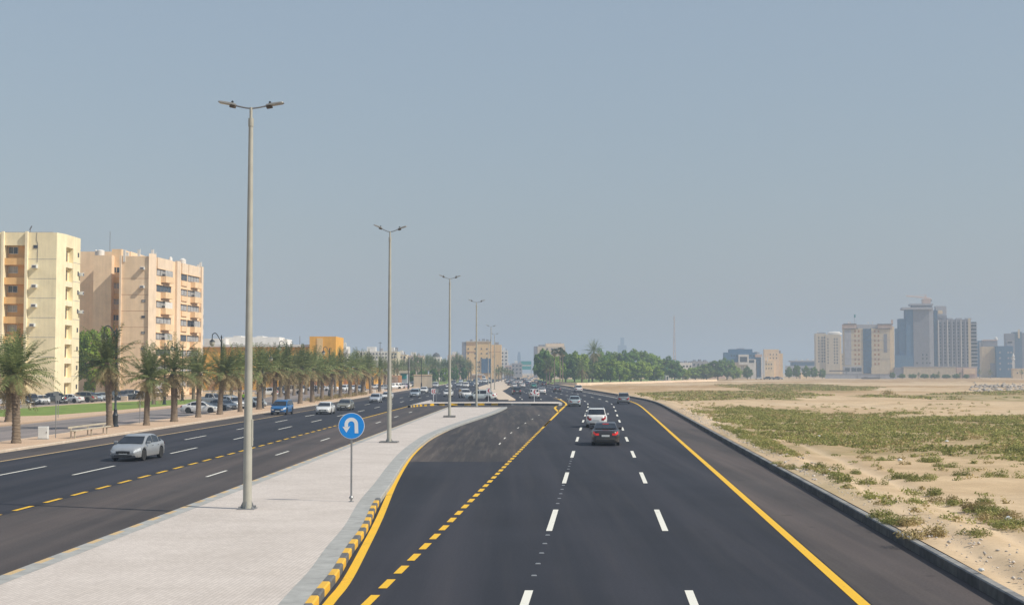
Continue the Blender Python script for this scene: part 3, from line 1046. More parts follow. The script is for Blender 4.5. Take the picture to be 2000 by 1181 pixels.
def car_parts(kind, lit=False):
    """list of (name, mesh, tint?, [children])"""
    S = SPEC[kind]
    L, W, wr = S['L'], S['W'], S['wr']
    ty = [p[0] for p in S['top']]; tz = [p[1] for p in S['top']]
    ztop = lambda y: float(np.interp(y, ty, tz))
    ra = wr + .065

    def zbot(y):
        base = .20 + (.12 if abs(y) > L / 2 - .12 else 0) + (.06 if kind in ('suv', 'pickup') else 0)
        for a in S['ax']:
            if abs(y - a) < ra:
                base = max(base, wr + math.sqrt(ra * ra - (y - a) ** 2))
        return base

    def hw(y):
        d = max(0, abs(y) - (L / 2 - .85)) / .85
        return W / 2 * (1 - .26 * d ** 2.6)

    st = sorted(set([round(v_, 3) for v_ in np.linspace(-L / 2, L / 2, 25)] + [round(a + ra * t, 3) for a in S['ax'] for t in (-1.001, -.985, -.9, -.7, -.35, 0, .35, .7, .9, .985, 1.001)] + [-L / 2 + .05, L / 2 - .05, -L / 2 + .12, L / 2 - .12]))
    b = MB()
    rings = []
    for y in st:
        zb, zt_, w = zbot(y), ztop(y), hw(y)
        end = 1 if abs(abs(y) - L / 2) < .01 else 0
        wz = w - .05 * end
        H = zt_ - zb
        half = [(0, zb), (wz - .16, zb), (wz - .025, zb + .06 * H), (wz, zb + .38 * H), (wz - .012, zb + .68 * H), (wz - .055, zb + .90 * H), (wz - .14, zb + .985 * H), (wz * .5, zt_ + .012), (0, zt_ + .022)]
        rings.append([(x, y, z) for x, z in half] + [(-x, y, z) for x, z in half[-2:0:-1]])
    n_ = len(rings[0])
    v = [p for r in rings for p in r]
    f = []
    for i in range(len(rings) - 1):
        for k in range(n_):
            a, c = i * n_ + k, i * n_ + (k + 1) % n_
            f.append((a, c, c + n_, a + n_))
    f.append(tuple(range(n_ - 1, -1, -1))[::-1][::-1])
    f.append(tuple(range(len(v) - n_, len(v)))[::-1])
    b.raw(v, f)
    # cabin
    sil = S['sil']
    zbelt, zroof = min(p[1] for p in sil), max(p[1] for p in sil)
    wb, wrf = W / 2 - .075, W / 2 - S['roofin']
    cx = lambda z: wb + (wrf - wb) * max(0.0, (z - zbelt) / (zroof - zbelt)) ** 1.15
    c = MB()
    sl = [(sil[0][0] + .03, sil[0][1] - .05)] + list(sil[1:-1]) + [(sil[-1][0] - .02, sil[-1][1] - .06)]
    for side in (1, -1):
        pts = [(side * cx(z), y, z) for y, z in sl]
        c.face(pts if side < 0 else pts[::-1])
    for (y0, z0), (y1, z1) in zip(sl, sl[1:]):
        c.face([(-cx(z0), y0, z0), (cx(z0), y0, z0), (cx(z1), y1, z1), (-cx(z1), y1, z1)][::-1])
    c.face([(-cx(sl[0][1]), sl[0][0], sl[0][1]), (cx(sl[0][1]), sl[0][0], sl[0][1]), (cx(sl[-1][1]), sl[-1][0], sl[-1][1]), (-cx(sl[-1][1]), sl[-1][0], sl[-1][1])])
    bm = bmesh.new()
    bm.from_mesh(c.mesh('t', M['paint']))
    bmesh.ops.remove_doubles(bm, verts=bm.verts, dist=.001)
    bmesh.ops.recalc_face_normals(bm, faces=bm.faces)
    bmesh.ops.bevel(bm, geom=[e for e in bm.edges if max(vv.co.z for vv in e.verts) > zbelt + .1], offset=.075, segments=2, profile=.5, affect='EDGES', clamp_overlap=True)
    bm.verts.ensure_lookup_table()
    b.raw([vv.co[:] for vv in bm.verts], [[vv.index for vv in ff.verts] for ff in bm.faces])
    bm.free()
    if kind == 'pickup':   # load bed walls
        for s in (1, -1):
            b.box(s * (W / 2 - .13) - .05, s * (W / 2 - .13) + .05, -2.55, -.8, 1.08, 1.2)
        b.box(-W / 2 + .18, W / 2 - .18, -2.58, -2.5, 1.05, 1.2)
    bm = bmesh.new(); bm.from_mesh(b.mesh('t', M['paint']))
    bmesh.ops.recalc_face_normals(bm, faces=bm.faces)
    bme = bpy.data.meshes.new('body'); bm.to_mesh(bme); bm.free()
    bme.materials.append(M['paint'])
    bme.polygons.foreach_set('use_smooth', [True] * len(bme.polygons))
    bme.set_sharp_from_angle(angle=R(38))
    out = [('body', bme, True, [])]

    # windows
    up = {}
    zs_ = [p for p in sil]
    ysil = [p[0] for p in sil][::-1]; zsil = [p[1] for p in sil][::-1]
    zr = lambda y: float(np.interp(y, ysil, zsil))

    def side_win(ya, yb, s, slant=0):
        g_ = MB()
        lo = zbelt + .045
        pts = []
        for y in np.linspace(ya, yb, 6):
            z = min(zr(y) - .085, zroof - .085)
            if z > lo + .02: pts.append((y, z))
        poly = [(pts[0][0] + (.09 if zr(ya) < zroof - .2 and ya > 0 else 0), lo)] + pts + [(pts[-1][0] - (.06 if zr(yb) < zroof - .2 and yb < 0 else 0), lo)]
        q = [(s * (cx(z) + .012), y, z) for y, z in poly]
        g_.face(q if s < 0 else q[::-1])
        return g_.mesh('side_window', M['car_glass'])

    wins = []
    y_f, y_r = sil[0][0] - .30, sil[-1][0] + (.42 if kind in ('sedan',) else .26 if kind != 'pickup' else .16)
    for s in (1, -1):
        out.append(('side_window', side_win(y_f, S['B'] + .05, s), False, []))
        if kind != 'bus' or True:
            out.append(('side_window', side_win(S['B'] - .05, max(S['C'], y_r), s), False, []))
        if S['C'] - .1 > y_r + .15:
            out.append(('side_window', side_win(S['C'] - .09, y_r, s), False, []))

    def cross_win(p, q, a, c_, name, off):
        g_ = MB()
        (y0, z0), (y1, z1) = p, q
        nrm = Vector((0, (z1 - z0), -(y1 - y0))).normalized()
        if nrm.z < 0: nrm = -nrm
        P = []
        for t in (a, c_):
            y, z = y0 + (y1 - y0) * t, z0 + (z1 - z0) * t
            x = cx(z) - .075
            P.append([(-x, y + nrm.y * off, z + nrm.z * off), (x, y + nrm.y * off, z + nrm.z * off)])
        g_.face([P[0][0], P[0][1], P[1][1], P[1][0]])
        return (name, g_.mesh(name, M['car_glass']), False, [])

    out.append(cross_win(sil[0], sil[1], .06, .93, 'windscreen', .014))
    out.append(cross_win(sil[-1], sil[-2], .14 if kind != 'bus' else .4, .92, 'rear_window', .014))

    # wheels
    def wheel_mesh():
        t = MB(); w_ = .20
        t.lathe([(wr - .09, -w_ / 2), (wr - .02, -w_ / 2), (wr, -w_ / 2 + .03), (wr, w_ / 2 - .03), (wr - .02, w_ / 2), (wr - .09, w_ / 2)], 20, axis='x')
        r_ = MB()
        rr_ = wr - .085
        r_.lathe([(rr_, -.07), (rr_, .05), (rr_ - .02, .085), (rr_ - .05, .06), (.02, .045)], 20, axis='x', m=0)
        for k in range(5):
            a = 2 * math.pi * k / 5
            mt = Matrix.Rotation(a, 3, 'X')
            r_.obox(mt @ Vector((.07, 0, rr_ * .5)), (.03, .075, rr_ * .95), mt)
        return t.mesh('tyre', M['tyre'], True, 50), r_.mesh('rim', M['alloy'], True, 30)
    tm, rm = wheel_mesh()
    for s in (1, -1):
        for a in S['ax']:
            loc = (s * (W / 2 - .115), a, wr)
            out.append(('wheel', tm, False, [('rim', rm)], loc, 0 if s > 0 else math.pi))
    # dark underbody and wheel wells
    u_ = MB()
    u_.box(-W / 2 + .14, W / 2 - .14, -L / 2 + .16, L / 2 - .16, .24, .62)
    out.append(('underbody', u_.mesh('underbody', M['plastic_dark']), False, []))

    # lamps following the corners of the body
    def corner(y0, y1, t0, t1, s, mat, name, off=.012):
        g_ = MB()
        rows = []
        for y in np.linspace(y0, y1, 6):
            zb, zt_, w = max(.3, zbot(y)), ztop(y), hw(y)
            e = .05 if abs(abs(y) - L / 2) < .01 else 0
            rows.append([(s * (w - e + off - .03 * tt ** 4), y, .26 + (zt_ - .26) * tt) for tt in np.linspace(t0, t1, 3)])
        vv, ff = [], []
        for r in rows: vv += r
        for i in range(5):
            for k in range(2):
                a = i * 3 + k
                ff.append((a, a + 1, a + 4, a + 3))
        # wrap round onto the end face
        last = rows[-1]
        sgn = 1 if y1 > 0 else -1
        inn = [(p[0] - s * (.20 if sgn < 0 else .30), sgn * (L / 2 + off), p[2]) for p in last]
        o_ = [(p[0], sgn * (L / 2 + off), p[2]) for p in last]
        m_ = len(vv); vv += o_ + inn
        for k in range(2):
            ff += [(15 + k, 16 + k, m_ + k + 1, m_ + k), (m_ + k, m_ + k + 1, m_ + 4 + k, m_ + 3 + k)]
        g_.raw(vv, ff)
        return (name, g_.mesh(name, mat, True, 60), False, [])

    tail = M['tail_lit'] if lit else M['tail_lamp']
    tall = kind in ('suv', 'van', 'pickup', 'bus')
    for s in (1, -1):
        out.append(corner(L / 2 - .42, L / 2, .62, .92, s, M['head_lamp'], 'headlight'))
        out.append(corner(-L / 2 + .22, -L / 2, .62 if tall else .70, .93, s, tail, 'taillight'))
    yf = L / 2
    fx = hw(yf) - .06
    zf, zr_ = ztop(yf), ztop(-yf)

    def plate_box(x0, x1, z0, z1, front, mat, name, d=.02):
        g_ = MB()
        y0 = yf - .005 if front else -yf - d
        g_.box(x0, x1, y0, y0 + d + .005, z0, z1)
        return (name, g_.mesh(name, mat, bevel=min(.012, d * .4)), False, [])

    zg = zf - .04
    out.append(plate_box(-.40, .40, zg - .13, zg + .01, True, M['plastic_dark'], 'grille', .03))
    out.append(plate_box(-.52, .52, .27, .37, True, M['plastic_dark'], 'air_intake', .025))
    out.append(plate_box(-.25, .25, .40, .51, True, M['plate'], 'number_plate', .03))
    out.append(plate_box(-.25, .25, zr_ - .26, zr_ - .14, False, M['plate'], 'number_plate', .02))
    out.append(plate_box(-.58, .58, .28, .42, False, M['plastic_dark'], 'rear_bumper_trim', .03))
    for s in (1, -1):
        g_ = MB()
        ym = sil[0][0] - .38
        g_.box(s * (wb + .02) - .0, s * (wb + .24), ym - .06, ym + .06, zbelt + .0, zbelt + .15)
        out.append(('wing_mirror', g_.mesh('wing_mirror', M['paint'], bevel=.03), True, []))
    for s in (1, -1):
        x_ = W / 2 + .002
        for yh in (S['B'] + .0 + .12, S['C'] + .12):
            g_ = MB()
            g_.box(s * x_ - .012, s * x_ + .012, yh, yh + .17, zbelt - .13, zbelt - .10)
            out.append(('door_handle', g_.mesh('door_handle', M['chrome']), False, []))
    if kind == 'suv':
        for s in (1, -1):
            g_ = MB(); g_.tube([(s * (wrf - .1), -1.5, zroof + .03), (s * (wrf - .1), -.2, zroof + .055), (s * (wrf - .1), .45, zroof - .02)], .022, 6)
            out.append(('roof_rail', g_.mesh('roof_rail', M['chrome'], True), False, []))
    if lit:
        g_ = MB(); zz = sil[-2][1] - .06
        g_.box(-.20, .20, sil[-2][0] - .2, sil[-2][0] - .12, zz - .03, zz + .035)
        out.append(('high_brake_light', g_.mesh('high_brake_light', M['tail_lit']), False, []))
    return out


PROTO = {}


def joined(kind):
    """one mesh for cars too far away to show their parts"""
    bm = bmesh.new(); mats = []
    for p in car_parts(kind):
        loc = Vector(p[4]) if len(p) > 4 else Vector((0, 0, 0))
        rz = p[5] if len(p) > 5 else 0
        for me_, mt in [(p[1], None)] + [(c_[1], None) for c_ in p[3]]:
            tm_ = bpy.data.meshes.new('t')
            b2 = bmesh.new(); b2.from_mesh(me_)
            b2.transform(Matrix.Translation(loc) @ Matrix.Rotation(rz, 4, 'Z'))
            if me_.materials[0] not in mats: mats.append(me_.materials[0])
            k = mats.index(me_.materials[0])
            for f_ in b2.faces: f_.material_index = k
            b2.to_mesh(tm_); b2.free()
            bm.from_mesh(tm_)
    me_ = bpy.data.meshes.new('car'); bm.to_mesh(me_); bm.free()
    for mt in mats: me_.materials.append(mt)
    return me_


NAMES = dict(sedan='sedan_car', hatch='hatchback_car', suv='sport_utility_car', pickup='pickup_truck', van='van', bus='minibus')


def place_car(kind, px, py, heading, colr, label, group, z=0.0, far=False, lit=False, scale=1.0):
    x, y = G(px, py, z)
    key = (kind, far, lit)
    if key not in PROTO:
        PROTO[key] = joined(kind) if far else car_parts(kind, lit)
    c4 = (*colr, 1)
    cat = dict(sedan='car', hatch='car', suv='car', pickup='pickup truck', van='van', bus='minibus')[kind]
    if far:
        o = bpy.data.objects.new(NAMES[kind], PROTO[key]); col.objects.link(o)
        o.color = c4
        tag(o, label, cat, group)
    else:
        o = thing(NAMES[kind], label, cat, group=group)
        for p in PROTO[key]:
            q = part(p[0], p[1], o)
            if p[2]: q.color = c4
            if len(p) > 4:
                q.location = p[4]; q.rotation_euler = (0, 0, p[5])
            for nm, me_ in p[3]:
                part(nm, me_, q)
    o.location = (x, y, z + .004)
    o.rotation_euler = (0, 0, R(heading))
    o.scale = (scale,) * 3
    return o


WHITE, PEARL, SILVER, GREY, DARK, BLACK = (.74, .74, .73), (.62, .63, .64), (.42, .44, .46), (.17, .175, .185), (.045, .045, .05), (.018, .019, .022)
gl, gr_, gp, gm, gs = 'cars driving towards the bridge on the left carriageway', 'cars driving away on the right carriageway', 'cars parked along the lawn below the flats', 'cars parked by the orange hall', 'cars parked on the service road behind the palms'
T = 178.7   # facing the camera
P = place_car
# left carriageway
P('sedan', 270, 896, 174, (.29, .31, .335), 'silver sedan nearest the camera on the left carriageway', gl)
P('suv', 551, 809, 176, (.006, .12, .34), 'bright blue sport utility car in the left carriageway beside the palms', gl)
P('sedan', 636, 808, T, WHITE, 'white sedan beside the top of the blue u-turn sign', gl)
P('sedan', 675, 800.5, T, (.20, .19, .15), 'olive grey sedan just behind the white sedan near the u-turn sign', gl)
P('hatch', 734, 786, T, (.40, .44, .50), 'silver blue hatchback left of the second street lamp', gl)
P('sedan', 757, 780, T, WHITE, 'white sedan partly hidden behind the second street lamp pole', gl)
P('suv', 811, 775.5, T, (.30, .36, .42), 'steel blue sport utility car between the second and third street lamps', gl)
P('sedan', 828, 767, T, WHITE, 'white sedan following the steel blue sport utility car', gl, far=True)
P('sedan', 876, 774, T, WHITE, 'white sedan right behind the third street lamp pole on the left carriageway', gl)
P('hatch', 877, 758.5, T, WHITE, 'small white hatchback far behind the third street lamp pole', gl, far=True)
P('suv', 851, 756.5, T, PEARL, 'white sport utility car above the white arrow board on the left', gl, far=True)
P('suv', 839, 754, T, BLACK, 'black sport utility car beside the beige wall at the far left kerb', gl, far=True)
P('suv', 910, 756.5, T, WHITE, 'white sport utility car between the third and fourth street lamps, in the middle lane', gl, far=True)
P('sedan', 921, 755.5, T, (.02, .03, .06), 'dark blue sedan left of the fourth street lamp pole', gl, far=True)
P('sedan', 897, 755, T, SILVER, 'silver sedan in the queue left of the white sport utility car', gl, far=True)
P('hatch', 900, 747.5, T, (.55, .62, .70), 'pale blue hatchback far up the left carriageway', gl, far=True)
P('sedan', 938, 747.5, T, PEARL, 'white sedan in the far queue right of the fourth street lamp', gl, far=True)
P('suv', 947, 747.5, T, WHITE, 'white sport utility car at the right end of the far queue', gl, far=True)
P('bus', 945, 741.5, T, WHITE, 'white minibus with dark windows far up the left carriageway', gl, far=True)
gu = 'vehicles crossing the median opening'
P('suv', 937, 781.6, 88, (.55, .60, .60), 'pale grey sport utility car seen side-on, turning behind the striped kerb', gu, scale=1.06)
P('suv', 908, 776.5, 192, WHITE, 'white sport utility car waiting left of the turning pale grey one', gu)
P('sedan', 946, 778.3, 91, WHITE, 'white sedan mostly hidden behind the turning pale grey sport utility car', gu)
# right carriageway
P('sedan', 1183, 867, -4.0, (.030, .024, .025), 'dark maroon sedan with lit brake lamps, nearest on the right carriageway', gr_, lit=True, scale=1.06)
P('suv', 1165.5, 833, -4.0, WHITE, 'white sport utility car just ahead of the dark maroon sedan', gr_)
P('hatch', 1122, 793, -1, (.36, .44, .48), 'pale blue hatchback passing the tip of the crossing island', gr_)
P('suv', 1217.5, 788, -3, (.20, .215, .23), 'grey sport utility car at the bend beside the yellow edge line', gr_)
P('suv', 1129, 765.5, 2, WHITE, 'white sport utility car beside the right kerb before the trees', gr_)
P('sedan', 1088, 765, 2, (.06, .06, .065), 'dark grey sedan left of the white car by the right kerb', gr_, far=True)
P('sedan', 1057.5, 769, 2, WHITE, 'white sedan just right of the right arrow board', gr_)
P('suv', 1043, 777, 2, WHITE, 'white sport utility car right behind the right arrow board post', gr_)
P('sedan', 1042, 757.5, 2, (.0, .24, .19), 'teal taxi with white roof in the queue', gr_, far=True)
P('suv', 1054, 751, 2, (.02, .05, .045), 'dark green sport utility car ahead of the teal taxi', gr_, far=True)
P('suv', 1009, 770, 3, (.03, .04, .042), 'black sport utility car beside the far median', gr_)
P('hatch', 1004, 757.5, 3, PEARL, 'pale hatchback beside the far median, ahead of the black car', gr_, far=True)
P('hatch', 1020, 756.5, 3, WHITE, 'white hatchback left of the teal taxi', gr_, far=True)
P('suv', 1004, 749.5, 3, SILVER, 'silver sport utility car at the left end of the distant queue', gr_, far=True)
P('van', 1012, 744.5, 3, BLACK, 'black van in the distant queue under the grey flats', gr_, far=True)
P('suv', 1033, 748, 3, WHITE, 'white sport utility car in the distant queue ahead of the white hatchback', gr_, far=True)
P('sedan', 1024, 742.5, 3, PEARL, 'pale sedan farthest but one in the distant queue', gr_, far=True)
P('van', 1031.5, 737.5, 3, WHITE, 'white van farthest away, below the teal panels', gr_, far=True)
# along the lawn
zp = .0
P('suv', 7, 792, 100, WHITE, 'white car parked at the left edge of the photo', gp, zp)
P('suv', 60, 790, 205, (.035, .05, .07), 'dark blue car parked behind the nearest palm trunk', gp, zp)
P('sedan', 80, 789, 215, PEARL, 'white sedan parked right of the nearest palm trunk', gp, zp)
P('suv', 98, 788, 110, (.05, .055, .055), 'charcoal sport utility car parked under the drooping palm fronds', gp, zp)
P('sedan', 120, 787.5, 200, BLACK, 'black sedan parked beside the thin sign post', gp, zp)
P('sedan', 136, 786.5, 75, WHITE, 'white sedan seen from behind, parked below the edge of the cream flats', gp, zp)
P('suv', 160, 785, 80, (.17, .165, .13), 'olive sport utility car parked right of the white sedan', gp, zp)
P('sedan', 184, 783, 215, (.33, .40, .46), 'pale blue sedan parked nose to the lawn', gp, zp)
P('sedan', 199, 781.5, 210, SILVER, 'silver sedan parked left of the second palm trunk', gp, zp)
P('suv', 233, 780.5, 210, (.04, .05, .075), 'dark blue sport utility car parked behind the dark lamp post', gp, zp)
P('suv', 247, 779.5, 120, (.03, .04, .05), 'black sport utility car parked third from the right in the lawn row', gp, zp)
P('sedan', 260, 779, 205, PEARL, 'white sedan parked next to last in the lawn row', gp, zp)
P('hatch', 272, 777.5, 250, WHITE, 'white hatchback at the right end of the lawn row', gp, zp)
P('suv', 298, 775, 130, (.05, .035, .05), 'dark purple car parked near the doorway of the tan flats', gp, zp)
# service road
P('sedan', 392, 806.5, -92, WHITE, 'white sedan seen side-on, parked between two palm trunks', gs)
P('sedan', 434, 801, 232, (.17, .19, .22), 'slate grey sedan parked behind the sixth palm trunk', gs)
P('suv', 452, 798, 225, PEARL, 'white sport utility car parked beside the slate grey sedan', gs)
P('pickup', 414, 790, 238, SILVER, 'silver pickup truck parked behind the white sedan', gs)
P('sedan', 447, 788, 235, (.035, .05, .06), 'dark sedan parked behind the white sport utility car', gs)
P('sedan', 497, 795, 220, (.36, .40, .42), 'grey sedan parked right of the tall near lamp pole', gs)
P('suv', 521, 773, 95, WHITE, 'white sport utility car side-on behind the palms right of the tall lamp pole', gs)
P('suv', 545, 771, 200, (.05, .07, .11), 'dark blue car parked in front of two white vans', gs)
P('van', 574, 769, 70, WHITE, 'white van parked behind the palms above the blue car', gs)
P('suv', 557, 767, 110, (.03, .03, .035), 'black sport utility car parked behind the dark blue car', gs)
P('sedan', 409, 757.5, 92, WHITE, 'white sedan parked far back left of the tall lamp pole', gs, .0, far=True)
P('sedan', 440, 758, 92, PEARL, 'pale sedan parked far back under the orange wall', gs, .0, far=True)
# by the orange hall
for i, (px, py, hd, kd, c_, l_) in enumerate([
    (612, 763, 95, 'sedan', WHITE, 'white sedan leftmost in the row before the orange hall'),
    (627, 763.5, 100, 'sedan', PEARL, 'pearl sedan second in the row before the orange hall'),
    (645, 762.5, 95, 'sedan', WHITE, 'white sedan third in the row before the orange hall'),
    (673, 764, 170, 'suv', WHITE, 'white sport utility car with its rear to the road before the orange hall'),
    (692, 762, 160, 'sedan', PEARL, 'pale sedan parked fifth along the orange hall'),
    (703, 766.5, 170, 'suv', SILVER, 'silver car parked between the two right-hand palm trunks'),
    (735, 759.5, 150, 'sedan', PEARL, 'pale sedan at the foot of the last palm trunk by the orange hall'),
    (748, 761, 100, 'sedan', SILVER, 'silver sedan left of the second street lamp by the brown slatted wall'),
    (769, 760, 120, 'suv', WHITE, 'white sport utility car just right of the second street lamp in the kerb row'),
    (779, 759, 150, 'suv', WHITE, 'white sport utility car second from the lamp in the kerb row'),
    (788, 757.5, 160, 'sedan', (.50, .42, .52), 'mauve sedan in the kerb row'),
    (797, 756.5, 170, 'hatch', WHITE, 'white hatchback in the middle of the kerb row'),
    (803, 755.5, 170, 'suv', DARK, 'dark sport utility car in the kerb row, left of the grey one'),
    (809, 754.5, 170, 'suv', GREY, 'grey sport utility car in the kerb row'),
    (814, 753.5, 170, 'sedan', (.12, .15, .16), 'blackish sedan in the kerb row left of the white van'),
    (819, 752.5, 170, 'van', WHITE, 'white van at the right end of the kerb row'),
]):
    P(kd, px, py, hd, c_, l_, gm, .0, far=True)
# far right, before the office block
for px, py, kd, c_, l_ in [(1482, 740.6, 'sedan', WHITE, 'white car parked at the foot of the white and blue office'), (1498, 740.8, 'suv', DARK, 'dark car parked left of the tan block'),
                           (1508, 740.6, 'sedan', SILVER, 'silver car parked before the tan block'), (1516, 740.8, 'suv', GREY, 'grey car parked before the tan block'), (1523, 740.6, 'sedan', PEARL, 'pale car parked at the right corner of the tan block')]:
    P(kd, px, py, 80, c_, l_, 'cars parked beyond the field', .3, far=True)

jam = [(991, 748.5, 'suv', SILVER), (996, 753.5, 'sedan', DARK), (1000.5, 745, 'sedan', WHITE), (1008.5, 748.5, 'sedan', PEARL), (1016, 750, 'suv', WHITE), (1020, 746, 'suv', DARK), (1028, 743, 'sedan', SILVER), (1029, 752, 'sedan', (.03, .05, .09)),
       (1038, 744, 'suv', WHITE), (1047, 746.5, 'sedan', GREY), (1041, 740.5, 'sedan', PEARL), (1062, 754, 'suv', DARK)]
CN = {SILVER: 'silver', DARK: 'dark', WHITE: 'white', PEARL: 'pale', GREY: 'grey', (.03, .05, .09): 'navy'}
for i, (px, py, kd, c_) in enumerate(sorted(jam)):
    P(kd, px, py, 2, c_, '%s car in the far jam below the teal panels, %s from its left' % (CN[c_], ORD[i]), 'cars of the far jam on the right carriageway', far=True)
jam2 = [(916, 748.5, 'sedan', DARK), (928, 748, 'suv', (.03, .05, .09)), (955, 746, 'sedan', WHITE), (930, 752.5, 'sedan', WHITE), (886, 751.5, 'suv', GREY), (934, 744.5, 'suv', SILVER), (957, 742.5, 'suv', DARK)]
for i, (px, py, kd, c_) in enumerate(sorted(jam2)):
    P(kd, px, py, T, c_, '%s car far up the left carriageway, %s from the left there' % (CN[c_], ORD[i]), 'far cars on the left carriageway', far=True)
# ------------------------------------------------------------------ palms
def frond_geo(origin, az, el, length, droop, nleaf, leaf, w, twist=0.0):
    """one pinnate frond: a curved rib with leaflets on both sides; returns quads"""
    V = []
    d = np.array([math.cos(az) * math.cos(el), math.sin(az) * math.cos(el), math.sin(el)])
    pos = np.array(origin, float)
    seg = length / nleaf
    side = np.array([-math.sin(az), math.cos(az), 0])
    prev = pos.copy()
    for i in range(nleaf):
        t = i / nleaf
        d = d + np.array([0, 0, -droop * seg * (0.35 + 1.3 * t)])
        d /= np.linalg.norm(d)
        pos = pos + d * seg
        up = np.cross(side, d)
        rw = .035 * (1 - t) + .008
        V += [prev + side * rw, prev - side * rw, pos - side * rw, pos + side * rw]
        prev = pos.copy()
        if i < 2: continue
        L = leaf * math.sin(math.pi * min(1, .22 + .74 * t)) ** .7
        for s in (1, -1):
            jit = nrng.normal(0, .14, 3)
            dirn = side * s * .78 + d * .62 + up * (.28 if twist == 0 else twist) + jit
            dirn /= np.linalg.norm(dirn)
            tip = pos + dirn * L
            tip[2] -= .12 * L
            cr = np.cross(dirn, up); nn = np.linalg.norm(cr); cr = cr / nn if nn > 1e-6 else d
            mid = pos + dirn * L * .45
            V += [pos, mid + cr * w, tip, mid - cr * w]
    return V


def date_palm(H, Rf, seed, nf=34, nd=20, lod=1.0):
    rng_ = random.Random(seed)
    nl = int(24 * lod)
    tr_ = MB()
    prof = []
    k = 0
    z = 0.0
    while z < H:
        t = z / H
        r = .275 + .10 * math.exp(-z / .35) + .05 * math.exp(-(H - z) / .7)
        prof.append((r + (.028 if k % 2 else -.012), z))
        z += .14; k += 1
    prof.append((.2, H + .15))
    lean = rng_.uniform(-.35, .35)
    tr_.lathe(prof, 14)
    tr_.v = [(x + lean * (z / H) ** 2, y, z) for x, y, z in tr_.v]
    top = (lean, 0, H)
    G_, D_ = [], []
    for i in range(nf):
        t = i / nf
        el = R(82 - 84 * t ** 1.15) + rng_.gauss(0, .15)
        az = i * 2.39996 + rng_.gauss(0, .2)
        G_ += frond_geo((top[0], 0, H + .1), az, el, Rf * rng_.uniform(.75, 1.12), rng_.uniform(.12, .22) + .14 * t, nl, .60, .033 / lod)
    for i in range(nd):
        el = R(rng_.uniform(-62, 2))
        az = i * 2.39996 + 1 + rng_.gauss(0, .25)
        D_ += frond_geo((top[0], 0, H - .1), az, el, Rf * rng_.uniform(.55, .85), .22, int(nl * .8), .44, .033 / lod, .1)
    q = lambda n_, v_, m: np_mesh(n_, np.array(v_), np.arange(len(v_)).reshape(-1, 4), m)
    return [('trunk', tr_.mesh('trunk', M['palm_bark'], True, 60)), ('crown', q('crown', G_, M['palm_leaf'])), ('dry_fronds', q('dry_fronds', D_, M['palm_dry']))]


def fan_palm(H, seed, Rf=1.3, nf=34, skirt=True):
    rng_ = random.Random(seed)
    tr_ = MB()
    tr_.lathe([(.30, 0), (.24, .6), (.19, H * .4), (.16, H * .8), (.17, H), (.1, H + .2)], 10)
    def fans(n_, e0, e1, stalk, dry):
        V = []
        for i in range(n_):
            el = R(rng_.uniform(e0, e1)); az = i * 2.4 + rng_.gauss(0, .3)
            d = np.array([math.cos(az) * math.cos(el), math.sin(az) * math.cos(el), math.sin(el)])
            side = np.array([-math.sin(az), math.cos(az), 0]); up = np.cross(side, d)
            o_ = np.array([0, 0, H]); c_ = o_ + d * stalk * Rf
            V += [o_ + side * .02, o_ - side * .02, c_ - side * .02, c_ + side * .02]
            for k in range(9):
                a = (k / 8 - .5) * 3.6
                dd = d * math.cos(a) + side * math.sin(a) + up * .15
                tip = c_ + dd * Rf * .62 * rng_.uniform(.85, 1.1); tip[2] -= .22 * Rf
                mid = c_ + dd * Rf * .32
                cr = np.cross(dd, up); cr /= np.linalg.norm(cr)
                V += [c_, mid + cr * .075, tip, mid - cr * .075]
        return V
    q = lambda n_, v_, m: np_mesh(n_, np.array(v_), np.arange(len(v_)).reshape(-1, 4), m)
    out = [('trunk', tr_.mesh('trunk', M['palm_bark'], True, 60)), ('crown', q('crown', fans(nf, -25, 80, .7, False), M['fan_leaf']))]
    if skirt: out.append(('dry_fronds', q('dry_fronds', fans(16, -80, -35, .6, True), M['palm_dry'])))
    return out


def put_plant(name, protos, i, x, y, z, s, label, cat, group, rz=None, sz=None):
    o = thing(name, label, cat, (x, y, z), rng.uniform(0, 6.28) if rz is None else rz, group)
    o.scale = (s, s, sz or s)
    if name == 'date_palm':
        k_ = rng.uniform(.88, 1.12)
        o.scale = (s * k_, s * k_, s * rng.uniform(.95, 1.05))
        o.rotation_euler = (rng.gauss(0, .022), rng.gauss(0, .022), o.rotation_euler[2])
    for nm, me_ in protos[i % len(protos)]:
        part(nm, me_, o)
    return o


near = [date_palm(4.7, 3.5, 1, 46, 34), date_palm(4.9, 3.3, 2, 38, 38), date_palm(4.3, 3.3, 3, 44, 30), date_palm(4.6, 3.5, 4, 40, 34), date_palm(5.1, 2.9, 5, 34, 44)]
mid_ = [date_palm(4.7, 3.2, 11, 46, 34, .6), date_palm(4.9, 3.3, 12, 42, 36, .6), date_palm(4.4, 3.1, 13, 50, 28, .6), date_palm(5.1, 2.9, 14, 36, 40, .6), date_palm(4.6, 3.5, 15, 44, 24, .6)]
